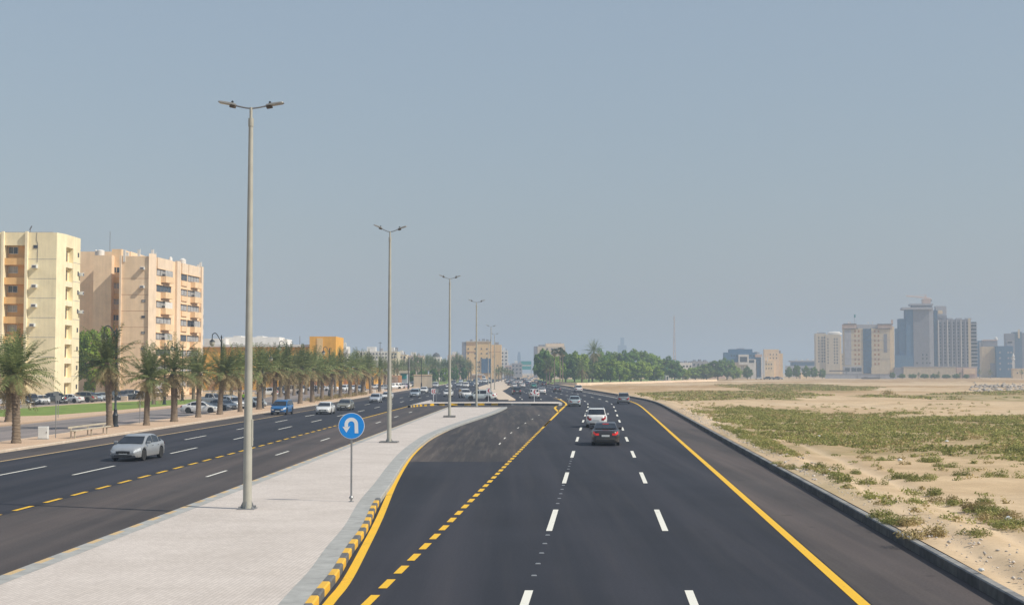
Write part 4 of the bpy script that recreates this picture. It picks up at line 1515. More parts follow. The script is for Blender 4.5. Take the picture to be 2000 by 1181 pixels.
# row on the pavement: foot pixel, crown-top pixel
ROW = [(31.5, 865, 652), (214, 834, 655), (286, 830, 677), (340, 823, 670), (387, 814.5, 692), (429, 809, 678), (469, 804, 684), (506, 799, 678), (535.5, 796, 680), (561, 791, 672),
       (586, 788, 682), (610, 785, 682), (629, 781.5, 686), (647, 779.5, 690), (665, 777, 688), (683, 774.5, 690), (696, 772, 690), (709, 770.5, 692), (724, 768, 693), (741, 765, 696)]
for i, (px, py, pt) in enumerate(ROW):
    x, y = G(px, py, .15)
    h = HZ(pt, y, px) - .15
    put_plant('date_palm', near if i < 6 else mid_, i, x, y, .14, h / 7.5,
              'shaggy date palm on the tan pavement beside the left carriageway, %s from the left' % ORD[i], 'palm tree', 'row of date palms along the pavement')
# second row across the service road
ROW2 = [(17, 824, 665), (-35, 832, 650), (300, 790, 690), (378, 781, 694), (452, 784, 690), (482, 780, 690), (515, 777, 688), (548, 775, 690), (574, 772, 692), (597, 770, 694), (622, 768, 698), (655, 766, 700), (712, 760, 700), (726, 758, 700), (752, 757, 704)]
for i, (px, py, pt) in enumerate(ROW2):
    x, y = G(px, py, .1)
    h = HZ(pt, y, px)
    put_plant('date_palm', mid_, i + 1, x, y, .1, h / 7.5, 'date palm standing behind the pavement row across the service road, %s from the left' % ORD[i], 'palm tree', 'date palms across the service road')
# hazy grove on the left, far
far_ = [date_palm(6.3, 3.7, 21, 48, 22, .5), date_palm(6.9, 3.8, 22, 46, 20, .5)]
GR = [(768, 752, 702), (776, 752, 706), (783, 751, 704), (790, 750, 708), (797, 749, 700), (804, 749, 704), (811, 748, 694), (816, 748, 702), (821, 747, 698), (828, 747.5, 704), (834, 747, 692), (840, 746, 700), (845, 746, 698), (851, 747, 706), (856, 746, 702), (861, 745, 706), (866, 746, 700), (871, 745, 706), (876, 745, 704), (881, 746, 702),
      (886, 745, 700), (892, 745, 696), (897, 745, 692), (902, 744, 700), (906, 745, 702), (911, 744, 704), (915, 744, 706), (920, 744, 708)]
for i, (px, py, pt) in enumerate(GR):
    x, y = G(px, py, 0)
    h = HZ(pt, y, px)
    put_plant('date_palm', far_, i, x, y, 0, h / 9.6, 'palm in the hazy grove left of the beige office, %s from its left end' % ORD[i], 'palm tree', 'palms of the hazy grove')
# low palms left of the far road
LP = [(968, 746, 722), (974, 745, 718), (980, 745, 716), (986, 744, 719), (991, 743.5, 721), (996, 743, 723), (1001, 742.5, 725)]
for i, (px, py, pt) in enumerate(LP):
    x, y = G(px, py, .2)
    put_plant('date_palm', far_, i + 1, x, y, .2, (HZ(pt, y, px)) / 9.6, 'small palm along the far median below the grey flats, %s from the left' % ORD[i], 'palm tree', 'small palms along the far median')
# tall thin fan palms at the corner of the wood
fp = [fan_palm(12, 5), fan_palm(12, 6)]
for i, (px, py, pt, l_) in enumerate([(1083, 750, 682, 'tall thin fan palm at the corner of the wood, left of the pair'), (1094, 750, 680, 'tall thin fan palm at the corner of the wood, right of the pair'), (1099, 750.5, 684, 'slender fan palm leaning close to the right of the tall pair')]):
    x, y = G(px, py, .3)
    put_plant('fan_palm', fp, i, x, y, .25, (HZ(pt, y, px)) / 13.2, l_, 'palm tree', 'tall fan palms at the corner of the wood')
for i, (px, py, pt, l_) in enumerate([(1067, 749.5, 702, 'pale stemmed palm at the left end of the wood, beside the road'), (1073, 749.5, 704, 'second pale stemmed palm at the left end of the wood'), (1137, 749.5, 700, 'broad date palm with drooping fronds before the wood'), (1157, 747, 668, 'tallest dark date palm rising above the wood')]):
    x, y = G(px, py, .3)
    pr = far_ if i < 2 else ([date_palm(5.4, 5.4, 32, 46, 30, .6)] if i == 2 else [date_palm(10.6, 4.4, 31, 60, 44, .6)])
    put_plant('date_palm', pr, i, x, y, .25, HZ(pt, y, px) / (9.6, 9.6, 9.6, 14.2)[i], l_, 'palm tree', None)
# palms far right
for i, (px, py, pt) in enumerate([(1794, 739.5, 727), (1834, 739.5, 726), (1875, 739.5, 727), (1913, 739, 722), (1934, 739.5, 722), (1996, 739.5, 724), (1466, 740, 722), (1717, 737, 724)]):
    x, y = G(px, py, .3)
    put_plant('date_palm', far_, i, x, y, .25, max(4, HZ(pt, y, px)) / 9.6, 'small hazy palm beyond the field, %s' % (
        ['left of three before the long wall', 'middle of three before the long wall', 'right of three before the long wall', 'left of the cream block', 'before the cream block', 'at the right edge', 'before the white and blue office', 'before the striped hotel'][i]), 'palm tree', 'small palms beyond the field')

# ------------------------------------------------------------------ broadleaf trees
def tree(H, Rc, seed, mat, nl=6500, leaf=.36, base=.06):
    rng_ = np.random.default_rng(seed)
    tr_ = MB()
    tr_.tube([(0, 0, 0), (.1, 0, H * .16), (0, .08, H * .34), (.1, 0, H * .6)], [.3, .22, .17, .06], 8)
    for k in range(6):
        a = k * 1.05 + rng_.uniform(0, .5)
        r = Rc * rng_.uniform(.4, .7)
        tr_.tube([(0, .03, H * .22), (math.cos(a) * r * .5, math.sin(a) * r * .5, H * .40), (math.cos(a) * r, math.sin(a) * r, H * rng_.uniform(.55, .75))], [.13, .08, .03], 6)
    nc_ = 58
    u_ = rng_.normal(0, 1, (nc_, 3)); u_ /= np.linalg.norm(u_, axis=1)[:, None]
    rad = rng_.uniform(.45, 1.0, nc_) ** .6
    C = u_ * rad[:, None] * np.array([Rc, Rc, H * (1 - base) * .5]) * .86
    C[:, 2] += H * (base + (1 - base) * .5)
    lowk = C[:, 2] < H * (base + .1)
    C[lowk, :2] *= .75
    cs = rng_.uniform(.55, 1.15, nc_) * Rc * .24
    ci = rng_.integers(0, nc_, nl)
    d = rng_.normal(0, 1, (nl, 3)); d /= np.linalg.norm(d, axis=1)[:, None]
    p = C[ci] + d * (cs[ci] * rng_.uniform(.35, 1.0, nl) ** .5)[:, None]
    p[:, 2] = np.maximum(p[:, 2], H * .06)
    nrm = d + rng_.normal(0, .45, (nl, 3)); nrm /= np.linalg.norm(nrm, axis=1)[:, None]
    a_ = np.cross(nrm, rng_.normal(0, 1, (nl, 3))); a_ /= np.linalg.norm(a_, axis=1)[:, None]
    b_ = np.cross(nrm, a_)
    s_ = leaf * rng_.uniform(.55, 1.25, nl)[:, None]
    V = np.stack([p - a_ * s_, p - b_ * s_ * .55, p + a_ * s_, p + b_ * s_ * .55], 1).reshape(-1, 3)
    return [('trunk', tr_.mesh('trunk', M['bark'], True, 60)), ('crown', np_mesh('crown', V, np.arange(len(V)).reshape(-1, 4), mat))]


TR = [tree(10, 5.0, 1, M['leaf']), tree(10, 4.6, 2, M['leaf_dark']), tree(10, 5.2, 3, M['leaf_bright']), tree(10, 5.4, 4, M['leaf']), tree(10, 4.8, 5, M['leaf_dark'])]
# px centre, py foot, py top, half width px, prototype, words
WOOD = [
    (1062, 748, 684, 24, 1, 'rounded dark tree at the left end of the wood above the road'),
    (1076, 747.5, 697, 22, 3, 'mid green tree behind the pale stemmed palms'),
    (1105, 747, 690, 24, 4, 'dark tree behind the tall fan palms'),
    (1122, 746.5, 686, 22, 0, 'green tree right of the tall fan palms'),
    (1136, 746, 691, 20, 2, 'light green tree left of the tallest date palm'),
    (1176, 746, 684, 20, 4, 'dark tree right of the tallest date palm'),
    (1150, 746, 700, 20, 1, 'dark tree below the tallest date palm'),
    (1172, 747, 707, 20, 2, 'bright tree at the lawn front, left of the gap'),
    (1192, 747, 700, 20, 0, 'green tree at the lawn front over a thin trunk'),
    (1211, 746.5, 704, 18, 2, 'yellowish green tree at the lawn front'),
    (1202, 744, 690, 22, 3, 'tree behind the yellowish green one'),
    (1226, 744, 686, 24, 1, 'tall dark tree left of the highest crown'),
    (1245, 743, 681, 25, 0, 'highest crown of the wood, broad and green'),
    (1232, 746, 708, 20, 3, 'low tree before the dark gap in the wood'),
    (1252, 746, 706, 20, 2, 'bright low tree right of the dark gap'),
    (1270, 743, 692, 22, 3, 'tree right of the highest crown'),
    (1278, 745.5, 712, 20, 0, 'low tree beside the white hut'),
    (1300, 743, 698, 22, 4, 'dark tree above the white hut'),
    (1318, 743.5, 706, 18, 1, 'dark tree right of the white hut'),
    (1334, 743, 720, 14, 2, 'small bright tree at the right end of the wood'),
    (1358, 741.5, 716, 18, 0, 'low tree left in the separate clump before the office'),
    (1380, 741.5, 712, 20, 3, 'green tree in the middle of the separate clump'),
    (1402, 741.5, 704, 20, 1, 'tall dark tree of the separate clump left of the office'),
    (1420, 741, 701, 16, 4, 'dark tree touching the left side of the office'),
    (1432, 741, 714, 14, 3, 'small tree before the pale base of the office'),
    (1460, 740.5, 716, 10, 4, 'dark round tree before the office'),
]
for i, (px, py, pt, hwp, k, l_) in enumerate(WOOD):
    x, y = G(px, py, .3)
    h = HZ(pt, y, px)
    w_ = hwp / F * y
    o = put_plant('broadleaf_tree', TR, k, x, y, .2, w_ / 5.0 * 1.22, l_, 'tree', 'trees beyond the road on the right', sz=h / 10 * 1.04)
tx, ty_ = G(182, 781, 0)
put_plant('broadleaf_tree', [tree(10, 4.2, 9, M['leaf'], 9000, .26, .05)], 0, -77.4, 256, 0, 1.05, 'bushy green tree between the cream flats and the tan flats', 'tree', None, sz=1.42)
# dark belt of trees before the arena and the long wall, each of its own
for i, (px, py, pt, hwp, k) in enumerate([(1541, 739.5, 716, 9, 4), (1556, 739.5, 712, 10, 1), (1575, 739.5, 714, 10, 4), (1590, 739.5, 716, 9, 1), (1606, 739.5, 720, 9, 4), (1762, 739.3, 730, 9, 1), (1782, 739.3, 730, 10, 4), (1806, 739.3, 730, 11, 1), (1826, 739.3, 730, 11, 4), (1848, 739.3, 731, 11, 1), (1868, 739.3, 730, 10, 4), (1887, 739.3, 731, 8, 1), (1743, 739.3, 727, 7, 1)]):
    x, y = G(px, py, .3)
    put_plant('broadleaf_tree', TR, k, x, y, .2, hwp / F * y / 5.0, 'small hazy tree, %s from the left in the belt before %s' % (ORD[i if i < 5 else i - 5], 'the arena' if i < 5 else 'the long wall'), 'tree', 'hazy trees before the distant walls', sz=HZ(pt, y, px) / 10)
# hedge of dry grass under the right-hand palms
hx, hy = [], []
for t in np.linspace(0, 1, 240):
    px, py = 607 + 105 * t, 784.5 - 14 * t
    x, y = G(px, py - rng.uniform(0, 2.5), .15); hx.append(x + rng.uniform(-.8, .8)); hy.append(y)
V, Fq = tufts(np.array(hx), np.array(hy), np.full(len(hx), .15), np.full(len(hx), .6), np.full(len(hx), .7), 40, .1)
o = bpy.data.objects.new('dry_hedge', np_mesh('dry_hedge', V, Fq, M['scrub_dry'])); col.objects.link(o)
tag(o, 'low strip of dry grassy planting under the farther pavement palms', 'hedge', kind='stuff')

for i, (px, py, pt, hwp, k) in enumerate([(806, 751, 722, 10, 1), (826, 749, 720, 11, 4), (848, 748, 718, 11, 1), (868, 747, 716, 11, 0), (888, 746, 714, 11, 4), (906, 745, 715, 9, 1)]):
    x, y = G(px, py, .1)
    put_plant('broadleaf_tree', TR, k, x, y, .1, hwp / F * y / 5.0, 'low dark tree under the palms of the hazy grove, %s from the left' % ORD[i], 'tree', 'low trees in the hazy grove', sz=HZ(pt, y, px) / 10)
# ------------------------------------------------------------------ buildings
_wm = {}


def win_mesh(w, h, glass, frame, d=0.08, axis='y', mullion=True):
    """framed window; glass set 5 cm inside the frame face. axis 'y' looks to -Y, 'x' looks to +X"""
    key = (round(w, 2), round(h, 2), glass, frame, axis, mullion)
    if key in _wm: return _wm[key]
    t = .07
    fm, gm_ = MB(), MB()
    bars = [(-w / 2, -w / 2 + t, 0, h), (w / 2 - t, w / 2, 0, h), (-w / 2 + t, w / 2 - t, 0, t), (-w / 2 + t, w / 2 - t, h - t, h)]
    if mullion: bars.append((-t / 2, t / 2, t, h - t))
    for x0, x1, z0, z1 in bars:
        fm.box(x0, x1, -d, 0.0, z0, z1)
    gm_.box(-w / 2 + t * .5, w / 2 - t * .5, -.03, 0.01, t * .5, h - t * .5)
    if axis == 'x':
        for b_ in (fm, gm_): b_.v = [(-y, x, z) for x, y, z in b_.v]
    _wm[key] = (fm.mesh('window', M[frame]), gm_.mesh('pane', M[glass]))
    return _wm[key]


def window(parent, x, y, z, w, h, glass='win', frame='dark_trim', axis='y', rz=0.0, mullion=True):
    a, b_ = win_mesh(w, h, glass, frame, axis=axis, mullion=mullion)
    o = part('window', a, parent)
    o.location = (x, y, z); o.rotation_euler = (0, 0, rz)
    part('pane', b_, o)
    return o


_fm = {}


def far_window(parent, x, y, z, w, h, glass='win', rz=0.0):
    key = (round(w, 2), round(h, 2), glass)
    if key not in _fm:
        m_ = MB(); m_.box(-w / 2, w / 2, -.12, .05, 0, h); _fm[key] = m_.mesh('window', M[glass])
    o = part('window', _fm[key], parent)
    o.location = (x, y, z); o.rotation_euler = (0, 0, rz)
    return o


_ac = {}


def aircon(parent, x, y, z, axis='y', rz=0):
    if 'm' not in _ac:
        m_ = MB(); m_.box(-.42, .42, -.75, 0, 0, .55)
        m2 = MB(); m2.box(-.3, .3, -.78, -.74, .1, .45)
        _ac['m'] = m_.mesh('air_conditioner', M['box_white'], bevel=.03), m2.mesh('grille', M['dark_trim'])
    o = part('air_conditioner', _ac['m'][0], parent); o.location = (x, y, z)
    o.rotation_euler = (0, 0, (math.pi / 2 if axis == 'x' else 0) + rz)
    part('grille', _ac['m'][1], o)


# ---- cream block of flats at the left edge
Y0 = 230.0
X = lambda px: WX(px, Y0, 560)
t1 = thing('apartment_building', 'cream block of flats with recessed ochre balconies at the left edge', 'apartment block', (X(60), Y0 + 5, 0))
ox, oy = t1.location.x, t1.location.y
ztop_ = HZ(454, Y0, 60)
plan = [(-99, Y0), (X(7.8), Y0), (X(7.8), Y0 + 1.5), (X(49.5), Y0 + 1.5), (X(49.5), Y0), (X(109.5), Y0), (-75.4, Y0 + 3.1), (-76.15, Y0 + 3.1), (-76.15, Y0 + 6.9), (-75.4, Y0 + 6.9), (-75.4, Y0 + 10.8), (-99, Y0 + 10.8)]
loc = lambda pts: [(p[0] - ox, p[1] - oy) for p in pts]


def lbox(b, x0, x1, y0, y1, z0, z1, m=0):
    b.box(x0 - ox, x1 - ox, y0 - oy, y1 - oy, z0, z1, m)


b = MB(); b.prism(loc(plan), 0, ztop_)
lbox(b, X(7.8), X(49.5), Y0, Y0 + 1.5, HZ(479, Y0), ztop_ - .002)
lbox(b, -76.15, -75.42, Y0 + 3.1, Y0 + 6.9, HZ(484, Y0 + 5), ztop_ - .002)
pitch_ = 38.2 / F * Y0
z_open = [HZ(479, Y0) - k * pitch_ for k in range(8)]
b.build('wall', M['cream'], t1)
b = MB()
for zo in z_open:    # joint lines between the storeys
    zj = zo - 2.35
    lbox(b, X(54.5), X(109.3), Y0 - .012, Y0, zj, zj + .07)
    lbox(b, -75.4, -75.385, Y0 + 6.95, Y0 + 10.75, zj, zj + .07)
b.build('joint_line', M['grey_wall'], t1)
for px0, px1 in ((3.5, 7.9), (49.5, 54.3)):
    b = MB(); lbox(b, X(px0), X(px1), Y0 - .55, Y0, 0, ztop_ + .15); b.build('pilaster', M['cream_lit'], t1)
for k, zo in enumerate(z_open):
    b = MB(); lbox(b, X(8), X(49.3), Y0 + .02, Y0 + .2, zo - 3.26, zo - 2.12)
    lbox(b, X(8), X(49.3), Y0 + .2, Y0 + 1.5, zo - 3.26, zo - 3.05)
    b.build('balcony', M['ochre'], t1)
    b = MB(); lbox(b, X(8), X(49.3), Y0 + 1.46, Y0 + 1.495, zo - 3.0, zo); b.build('balcony_back_wall', M['ochre'], t1)
    window(t1, X(19) - ox, Y0 + 1.46 - oy, zo - 1.32, 1.6, 1.18, 'win' if k in (0, 2, 5) else 'win_pale', 'white_wall')
    window(t1, X(45.3) - ox, Y0 + 1.46 - oy, zo - 2.2 if k not in (0,) else zo - .75, .5, 2.1 if k not in (0,) else .6, 'win', 'ochre', mullion=False)
    # narrow openings on the bright side and small windows at the far corner
    window(t1, -76.15 - ox, Y0 + 5.4 - oy, zo - 2.2 - .15, 1.2, 1.9, 'win', 'ochre', axis='x', mullion=False)
    b = MB(); lbox(b, -76.15, -75.45, Y0 + 3.12, Y0 + 6.88, zo - 3.4, zo - 2.5); b.build('side_parapet', M['cream_lit'], t1)
    window(t1, -75.4 - ox, Y0 + 9.6 - oy, zo - 1.2, .6, .75, 'win', 'dark_trim', axis='x', mullion=False)
    if k in (1, 2, 3): aircon(t1, -75.4 - ox, Y0 + 10.3 - oy, zo - 1.2, 'x')
for px, py in ((68.5, 524), (68.5, 562), (68.5, 600), (66, 638)):
    aircon(t1, X(px) - ox, Y0 - oy, HZ(py, Y0))
window(t1, X(68.5) - ox, Y0 - oy, HZ(485, Y0), .75, .55, 'win', 'dark_trim', mullion=False)
b = MB()
b.tube([(X(70.5) - ox, Y0 - oy - .03, ztop_), (X(69.8) - ox, Y0 - oy - .05, HZ(468, Y0)), (X(72.5) - ox, Y0 - oy - .03, HZ(476, Y0)), (X(72) - ox, Y0 - oy - .03, HZ(512, Y0))], .035, 5)
b.build('hanging_cable', M['dark_trim'], t1)
b = MB(); lbox(b, X(-20), -76.8, Y0 + .3, Y0 + 10.4, ztop_, ztop_ + .12); b.build('roof', M['grey_wall'], t1)
b = MB(); b.tube([(X(53) - ox, Y0 + 1 - oy, ztop_), (X(53.5) - ox, Y0 + 1 - oy, ztop_ + 1.0)], .05, 5); b.tube([(X(52) - ox, Y0 + 1 - oy, ztop_ + .5), (X(56) - ox, Y0 + 1 - oy, ztop_ + 1.2)], .10, 5)
b.build('roof_aerial', M['dark_trim'], t1)

# ---- tan block of flats
Y0 = 276.0
t2 = thing('apartment_building', 'tan block of flats with balconies stacked along its sunlit side', 'apartment block', (WX(260, Y0), Y0 + 6, 0))
ox, oy = t2.location.x, t2.location.y
X = lambda px, Y=276.0: WX(px, Y, 600)
zr = HZ(500, Y0, 260)
zr2 = HZ(488, 284, 200)
sideX = lambda Y: -72.25 + (Y - 278) * .0967
sideY = lambda px: 99.13 / (.0967 - (px - 1000) / 2700)
b = MB()
b.prism(loc([(X(236), Y0), (X(291), Y0), (sideX(277.2) + .02, 277.4), (sideX(308), 308), (X(236), 308)]), 0, zr)
b.build('wall', M['tan'], t2)
b = MB(); lbox(b, X(130, 288), X(235.5, 281), 288, 306, 0, zr2); b.build('rear_wing', M['tan'], t2)
b = MB(); lbox(b, X(181.5, 280), X(216.8, 280), 280, 287.99, 0, HZ(498.5, 280, 200)); b.build('stair_wing', M['tan'], t2)
b = MB(); lbox(b, X(216.9, 282), X(235.6, 282), 282, 287.98, 0, zr2 - .01); b.build('stair_wall', M['tan_warm'], t2)
b = MB(); lbox(b, X(233.5), X(237), Y0 - .45, Y0 + .4, 0, zr + .1); b.build('pilaster', M['pinkcream'], t2)
b = MB(); b.prism(loc([(X(290.5), Y0 - .35), (X(297.5), Y0 + .5), (sideX(278.6) + .35, 278.6), (X(291), Y0 + 1.2)]), 0, zr + .5); b.build('pilaster', M['pinkcream'], t2)
st2 = 31.8 / F * Y0
ztops = [HZ(521, 282) - k * st2 for k in range(8)]
for k, zo in enumerate(ztops):
    window(t2, X(226.6, 282) - ox, 282 - oy, zo - 1.25, 1.35, 1.2, 'win' if k in (0, 3, 4) else 'win_pale', 'tan')
    b = MB(); lbox(b, X(218, 281.6), X(235, 281.6), 281.55, 282, zo - 3.25, zo - 2.2); b.build('stair_parapet', M['ochre'], t2)
for k in range(8):
    zj = HZ(544, Y0) - k * st2
    b = MB(); lbox(b, X(237.2), X(290), Y0 - .012, Y0, zj, zj + .07); b.build('joint_line', M['mall_brown'], t2)
for py in (527, 563): aircon(t2, X(278) - ox, Y0 - oy, HZ(py, Y0))
for py in (590, 621, 652, 683): window(t2, X(280) - ox, Y0 - oy, HZ(py, Y0), .72, .5, 'win' if py == 621 else 'win_pale', 'dark_trim', mullion=False)
# side facade
ang = math.atan2(1, .0967)
rmat = Matrix.Rotation(-math.atan(.0967), 3, 'Z')


def sbox(b, ya, yb, n0, n1, z0, z1, m=0):
    """box on the slanted side between two distances, n0..n1 metres proud of it"""
    yc = (ya + yb) / 2
    c = Vector((sideX(yc) - ox, yc - oy, (z0 + z1) / 2)) + rmat @ Vector(((n0 + n1) / 2, 0, 0))
    b.obox(c, (n1 - n0, (yb - ya) * 1.0047, z1 - z0), rmat, m)


zt0 = HZ(525.5, 281)
for px0, px1 in ((340.5, 347), (388.5, 392)):
    b = MB(); sbox(b, sideY(px0), sideY(px1), .002, .5, 0, zr + .2); b.build('pilaster', M['pinkcream'], t2)
bays = [(304, 333, 313, 329), (352, 364, None, None), (365, 388, 371, 384)]
for bi, (p0, p1, q0, q1) in enumerate(bays):
    ya, yb = sideY(p0), sideY(p1)
    b = MB(); sbox(b, ya, yb, .003, .30, zt0 + .05, zr + .05); b.build('parapet_panel', M['pinkcream'], t2)
    for k in range(8):
        zo = zt0 - k * 3.25
        if zo < 2.5: break
        b = MB(); sbox(b, ya + .1, yb - .1, .004, .05, zo - 1.35, zo); wf = b.build('window', M['dark_trim'], t2)
        b = MB()
        np_ = 2 if q0 is None else 4
        for j in range(np_):
            a = ya + .2 + (yb - ya - .4) * j / np_
            c = ya + .2 + (yb - ya - .4) * (j + .86) / np_
            sbox(b, a, c, .05, .07, zo - 1.25, zo - .1)
        gl_ = 'win_pale' if (k + bi) % 4 != 1 or k == 2 else 'win'
        b.build('pane', M[gl_], wf)
        b = MB(); sbox(b, ya, yb, .003, .35, zo, zo + .14); b.build('lintel', M['tan_warm'], t2)
        if q0:
            c0, c1 = sideY(q0), sideY(q1)
            b = MB()
            sbox(b, c0, c1, .95, 1.07, zo - 2.6, zo - 1.35)
            sbox(b, c0, c0 + .12, .003, .95, zo - 2.6, zo - 1.35)
            sbox(b, c1 - .12, c1, .003, .95, zo - 2.6, zo - 1.35)
            sbox(b, c0 + .12, c1 - .12, .003, .95, zo - 2.6, zo - 2.45)
            b.build('balcony', M['tan_warm'], t2)
            if (k, bi) in ((2, 0), (0, 0), (4, 0), (1, 2), (3, 2)):
                b = MB(); sbox(b, c0 + .3, c1 - .3, .80, .9, zo - 1.34, zo - .1); b.build('balcony_screen', M['white_wall'] if k == 2 else M['win_pale'], t2)
        else:
            b = MB(); sbox(b, ya + .2, yb - .2, .003, .25, zo - 2.5, zo - 1.45); b.build('spandrel', M['tan_warm'], t2)
for px, Y_, h0, h1 in ((243, 276.5, 489, 512), (249, 277, 493, 503), (271, 277, 488, 506), (297.5, 278.4, 488, 512), (302, 279, 495, 504), (387, 306, 517, 531), (391.5, 307.5, 513, 537)):
    b = MB(); lbox(b, X(px, Y_) - .22, X(px, Y_) + .22, Y_ - .65, Y_ - .4, HZ(h1, Y_), HZ(h0, Y_)); 
    b.tube([(X(px, Y_) + .28 - ox, Y_ - .4 - oy, HZ(h1, Y_) - .8), (X(px, Y_) + .28 - ox, Y_ - .4 - oy, HZ(h0, Y_) + .2)], .05, 5)
    b.build('roof_antenna', M['white_wall'], t2)
for px, Y_, w_, h0 in ((195, 284, 1.6, 487), (186, 284, .5, 492), (332, 292, .8, 505), (356, 298, 1.4, 508)):
    b = MB(); b.lathe([(w_ / 2, 0), (w_ / 2, HZ(h0, Y_) - zr + .05 if px > 300 else 1.3), (w_ * .15, HZ(h0, Y_) - zr + .4 if px > 300 else 1.5)], 12, c=(X(px, Y_) - ox, Y_ - oy, zr if px > 300 else HZ(498.5, 280)))
    b.build('roof_tank', M['white_wall'], t2, True)
b = MB(); b.tube([(X(213, 290) - ox, 290 - oy, zr2), (X(213, 290) - ox, 290 - oy, HZ(452, 290))], .05, 5); b.build('roof_mast', M['dark_trim'], t2)


def building(name, label, cat, px0, px1, Y, depth, pyt, mat, group=None, base=.0):
    """box block whose front stands at distance Y; returns the thing and helpers in its own frame"""
    xa, xb = WX(px0, Y), WX(px1, Y)
    t = thing(name, label, cat, ((xa + xb) / 2, Y, base), group=group)
    zt_ = HZ(pyt, Y, (px0 + px1) / 2)
    b = MB(); b.box(xa - t.location.x, xb - t.location.x, 0, depth, 0, zt_ - base)
    b.build('wall', M[mat], t)
    return t


def bpart(t, name, px0, px1, py0, py1, mat, d0=-.25, d1=.0, Y=None):
    """box part on the front of building t, from pixels; d0..d1 distance from the front plane"""
    Y = Y or t.location.y
    Yf = Y + d0
    b = MB()
    b.box(WX(px0, Yf) - t.location.x, WX(px1, Yf) - t.location.x, Yf - t.location.y, Y + d1 - t.location.y, HZ(py1, Yf, px0) - t.location.z, HZ(py0, Yf, px0) - t.location.z)
    return b.build(name, M[mat], t)


def bwins(t, pxs, pys, wpx, hpx, glass='win', d=0.0):
    Y = t.location.y + d
    for px in pxs:
        for py in pys:
            far_window(t, WX(px, Y) - t.location.x, d, HZ(py + hpx / 2, Y, px) - t.location.z, wpx / F * Y, hpx / F * Y, glass)


# ---- white block behind the tan flats
t = building('white_block', 'narrow white block just behind the right edge of the tan flats', 'building', 345, 370.5, 330, 14, 597, 'white_wall')
for k in range(6):
    window(t, WX(370.5, 330) - t.location.x, 13.2, HZ(622 + 20 * k, 343), .6, 1.0, 'win', 'dark_trim', axis='x', mullion=False)

# ---- orange hall
t = building('shopping_hall', 'long orange hall with cream cornice and white roof blocks behind the palms', 'hall', 396, 607, 372, 50, 677, 'mall')
bpart(t, 'cornice', 395, 607, 672.5, 677.2, 'white_wall', -.6, 50)
bpart(t, 'tower', 604, 655.5, 656.8, 770, 'mall', -3.0, 14)
bpart(t, 'tower_recess', 618, 630, 660, 700, 'beige', -3.12, -2.99)
for px0, px1, py0, py1, dd in ((398, 440, 661, 673, 12), (437, 545, 658, 673, 16), (520, 560, 662, 673, 22), (455, 470, 655.5, 660, 18), (500, 512, 656, 660, 18)):
    bpart(t, 'roof_block', px0, px1, py0, py1, 'white_wall', dd, dd + 9)
for px in range(408, 600, 24):
    bpart(t, 'door_bay', px, px + 12, 738, 763, 'mall_brown', -.2, .0)
for px in (610, 622, 634, 646):
    bpart(t, 'tower_panel', px, px + 8, 730, 762, 'mall_brown', -3.2, -2.99)
bpart(t, 'roof_mast', 584.5, 585.3, 656, 676, 'dark_trim', 4, 4.3)
t = building('arcade_wing', 'low orange wing with brown window bays right of the orange hall', 'hall', 655, 731, 400, 26, 718, 'mall')
for px in (660, 671, 682, 693, 706):
    bpart(t, 'window_bay', px, px + 6, 733, 753, 'mall_brown', -.2, .0)
bpart(t, 'window', 724, 729.5, 736, 752, 'win', -.15, .0)
bpart(t, 'doorway', 703, 712, 738, 758, 'dark_trim', -.3, .0)
t = building('slatted_pavilion', 'brown pavilion with pale vertical slats beside the second street lamp', 'pavilion', 744, 779, 440, 12, 733, 'mall_brown')
for i in range(14):
    bpart(t, 'slat', 745 + i * 2.4, 746 + i * 2.4, 734, 750, 'pinkcream', -.3, .0)
t = building('beige_wall', 'plain beige wall beside the road in front of the palm grove', 'wall', 808, 843.5, 436, 1.2, 732, 'beige_pale')
bpart(t, 'coping', 807.5, 844, 731, 732.4, 'hotel_side', -.15, 1.35)
t = building('green_kiosk', 'small pale green kiosk under a cream roof behind the slatted pavilion', 'kiosk', 782, 795, 470, 6, 728, 'tower_pale')
bpart(t, 'front_panel', 783, 794, 730, 739, 'teal', -.15, .0)
bpart(t, 'roof', 779, 797, 724, 728.2, 'beige_pale', -1.0, 7)

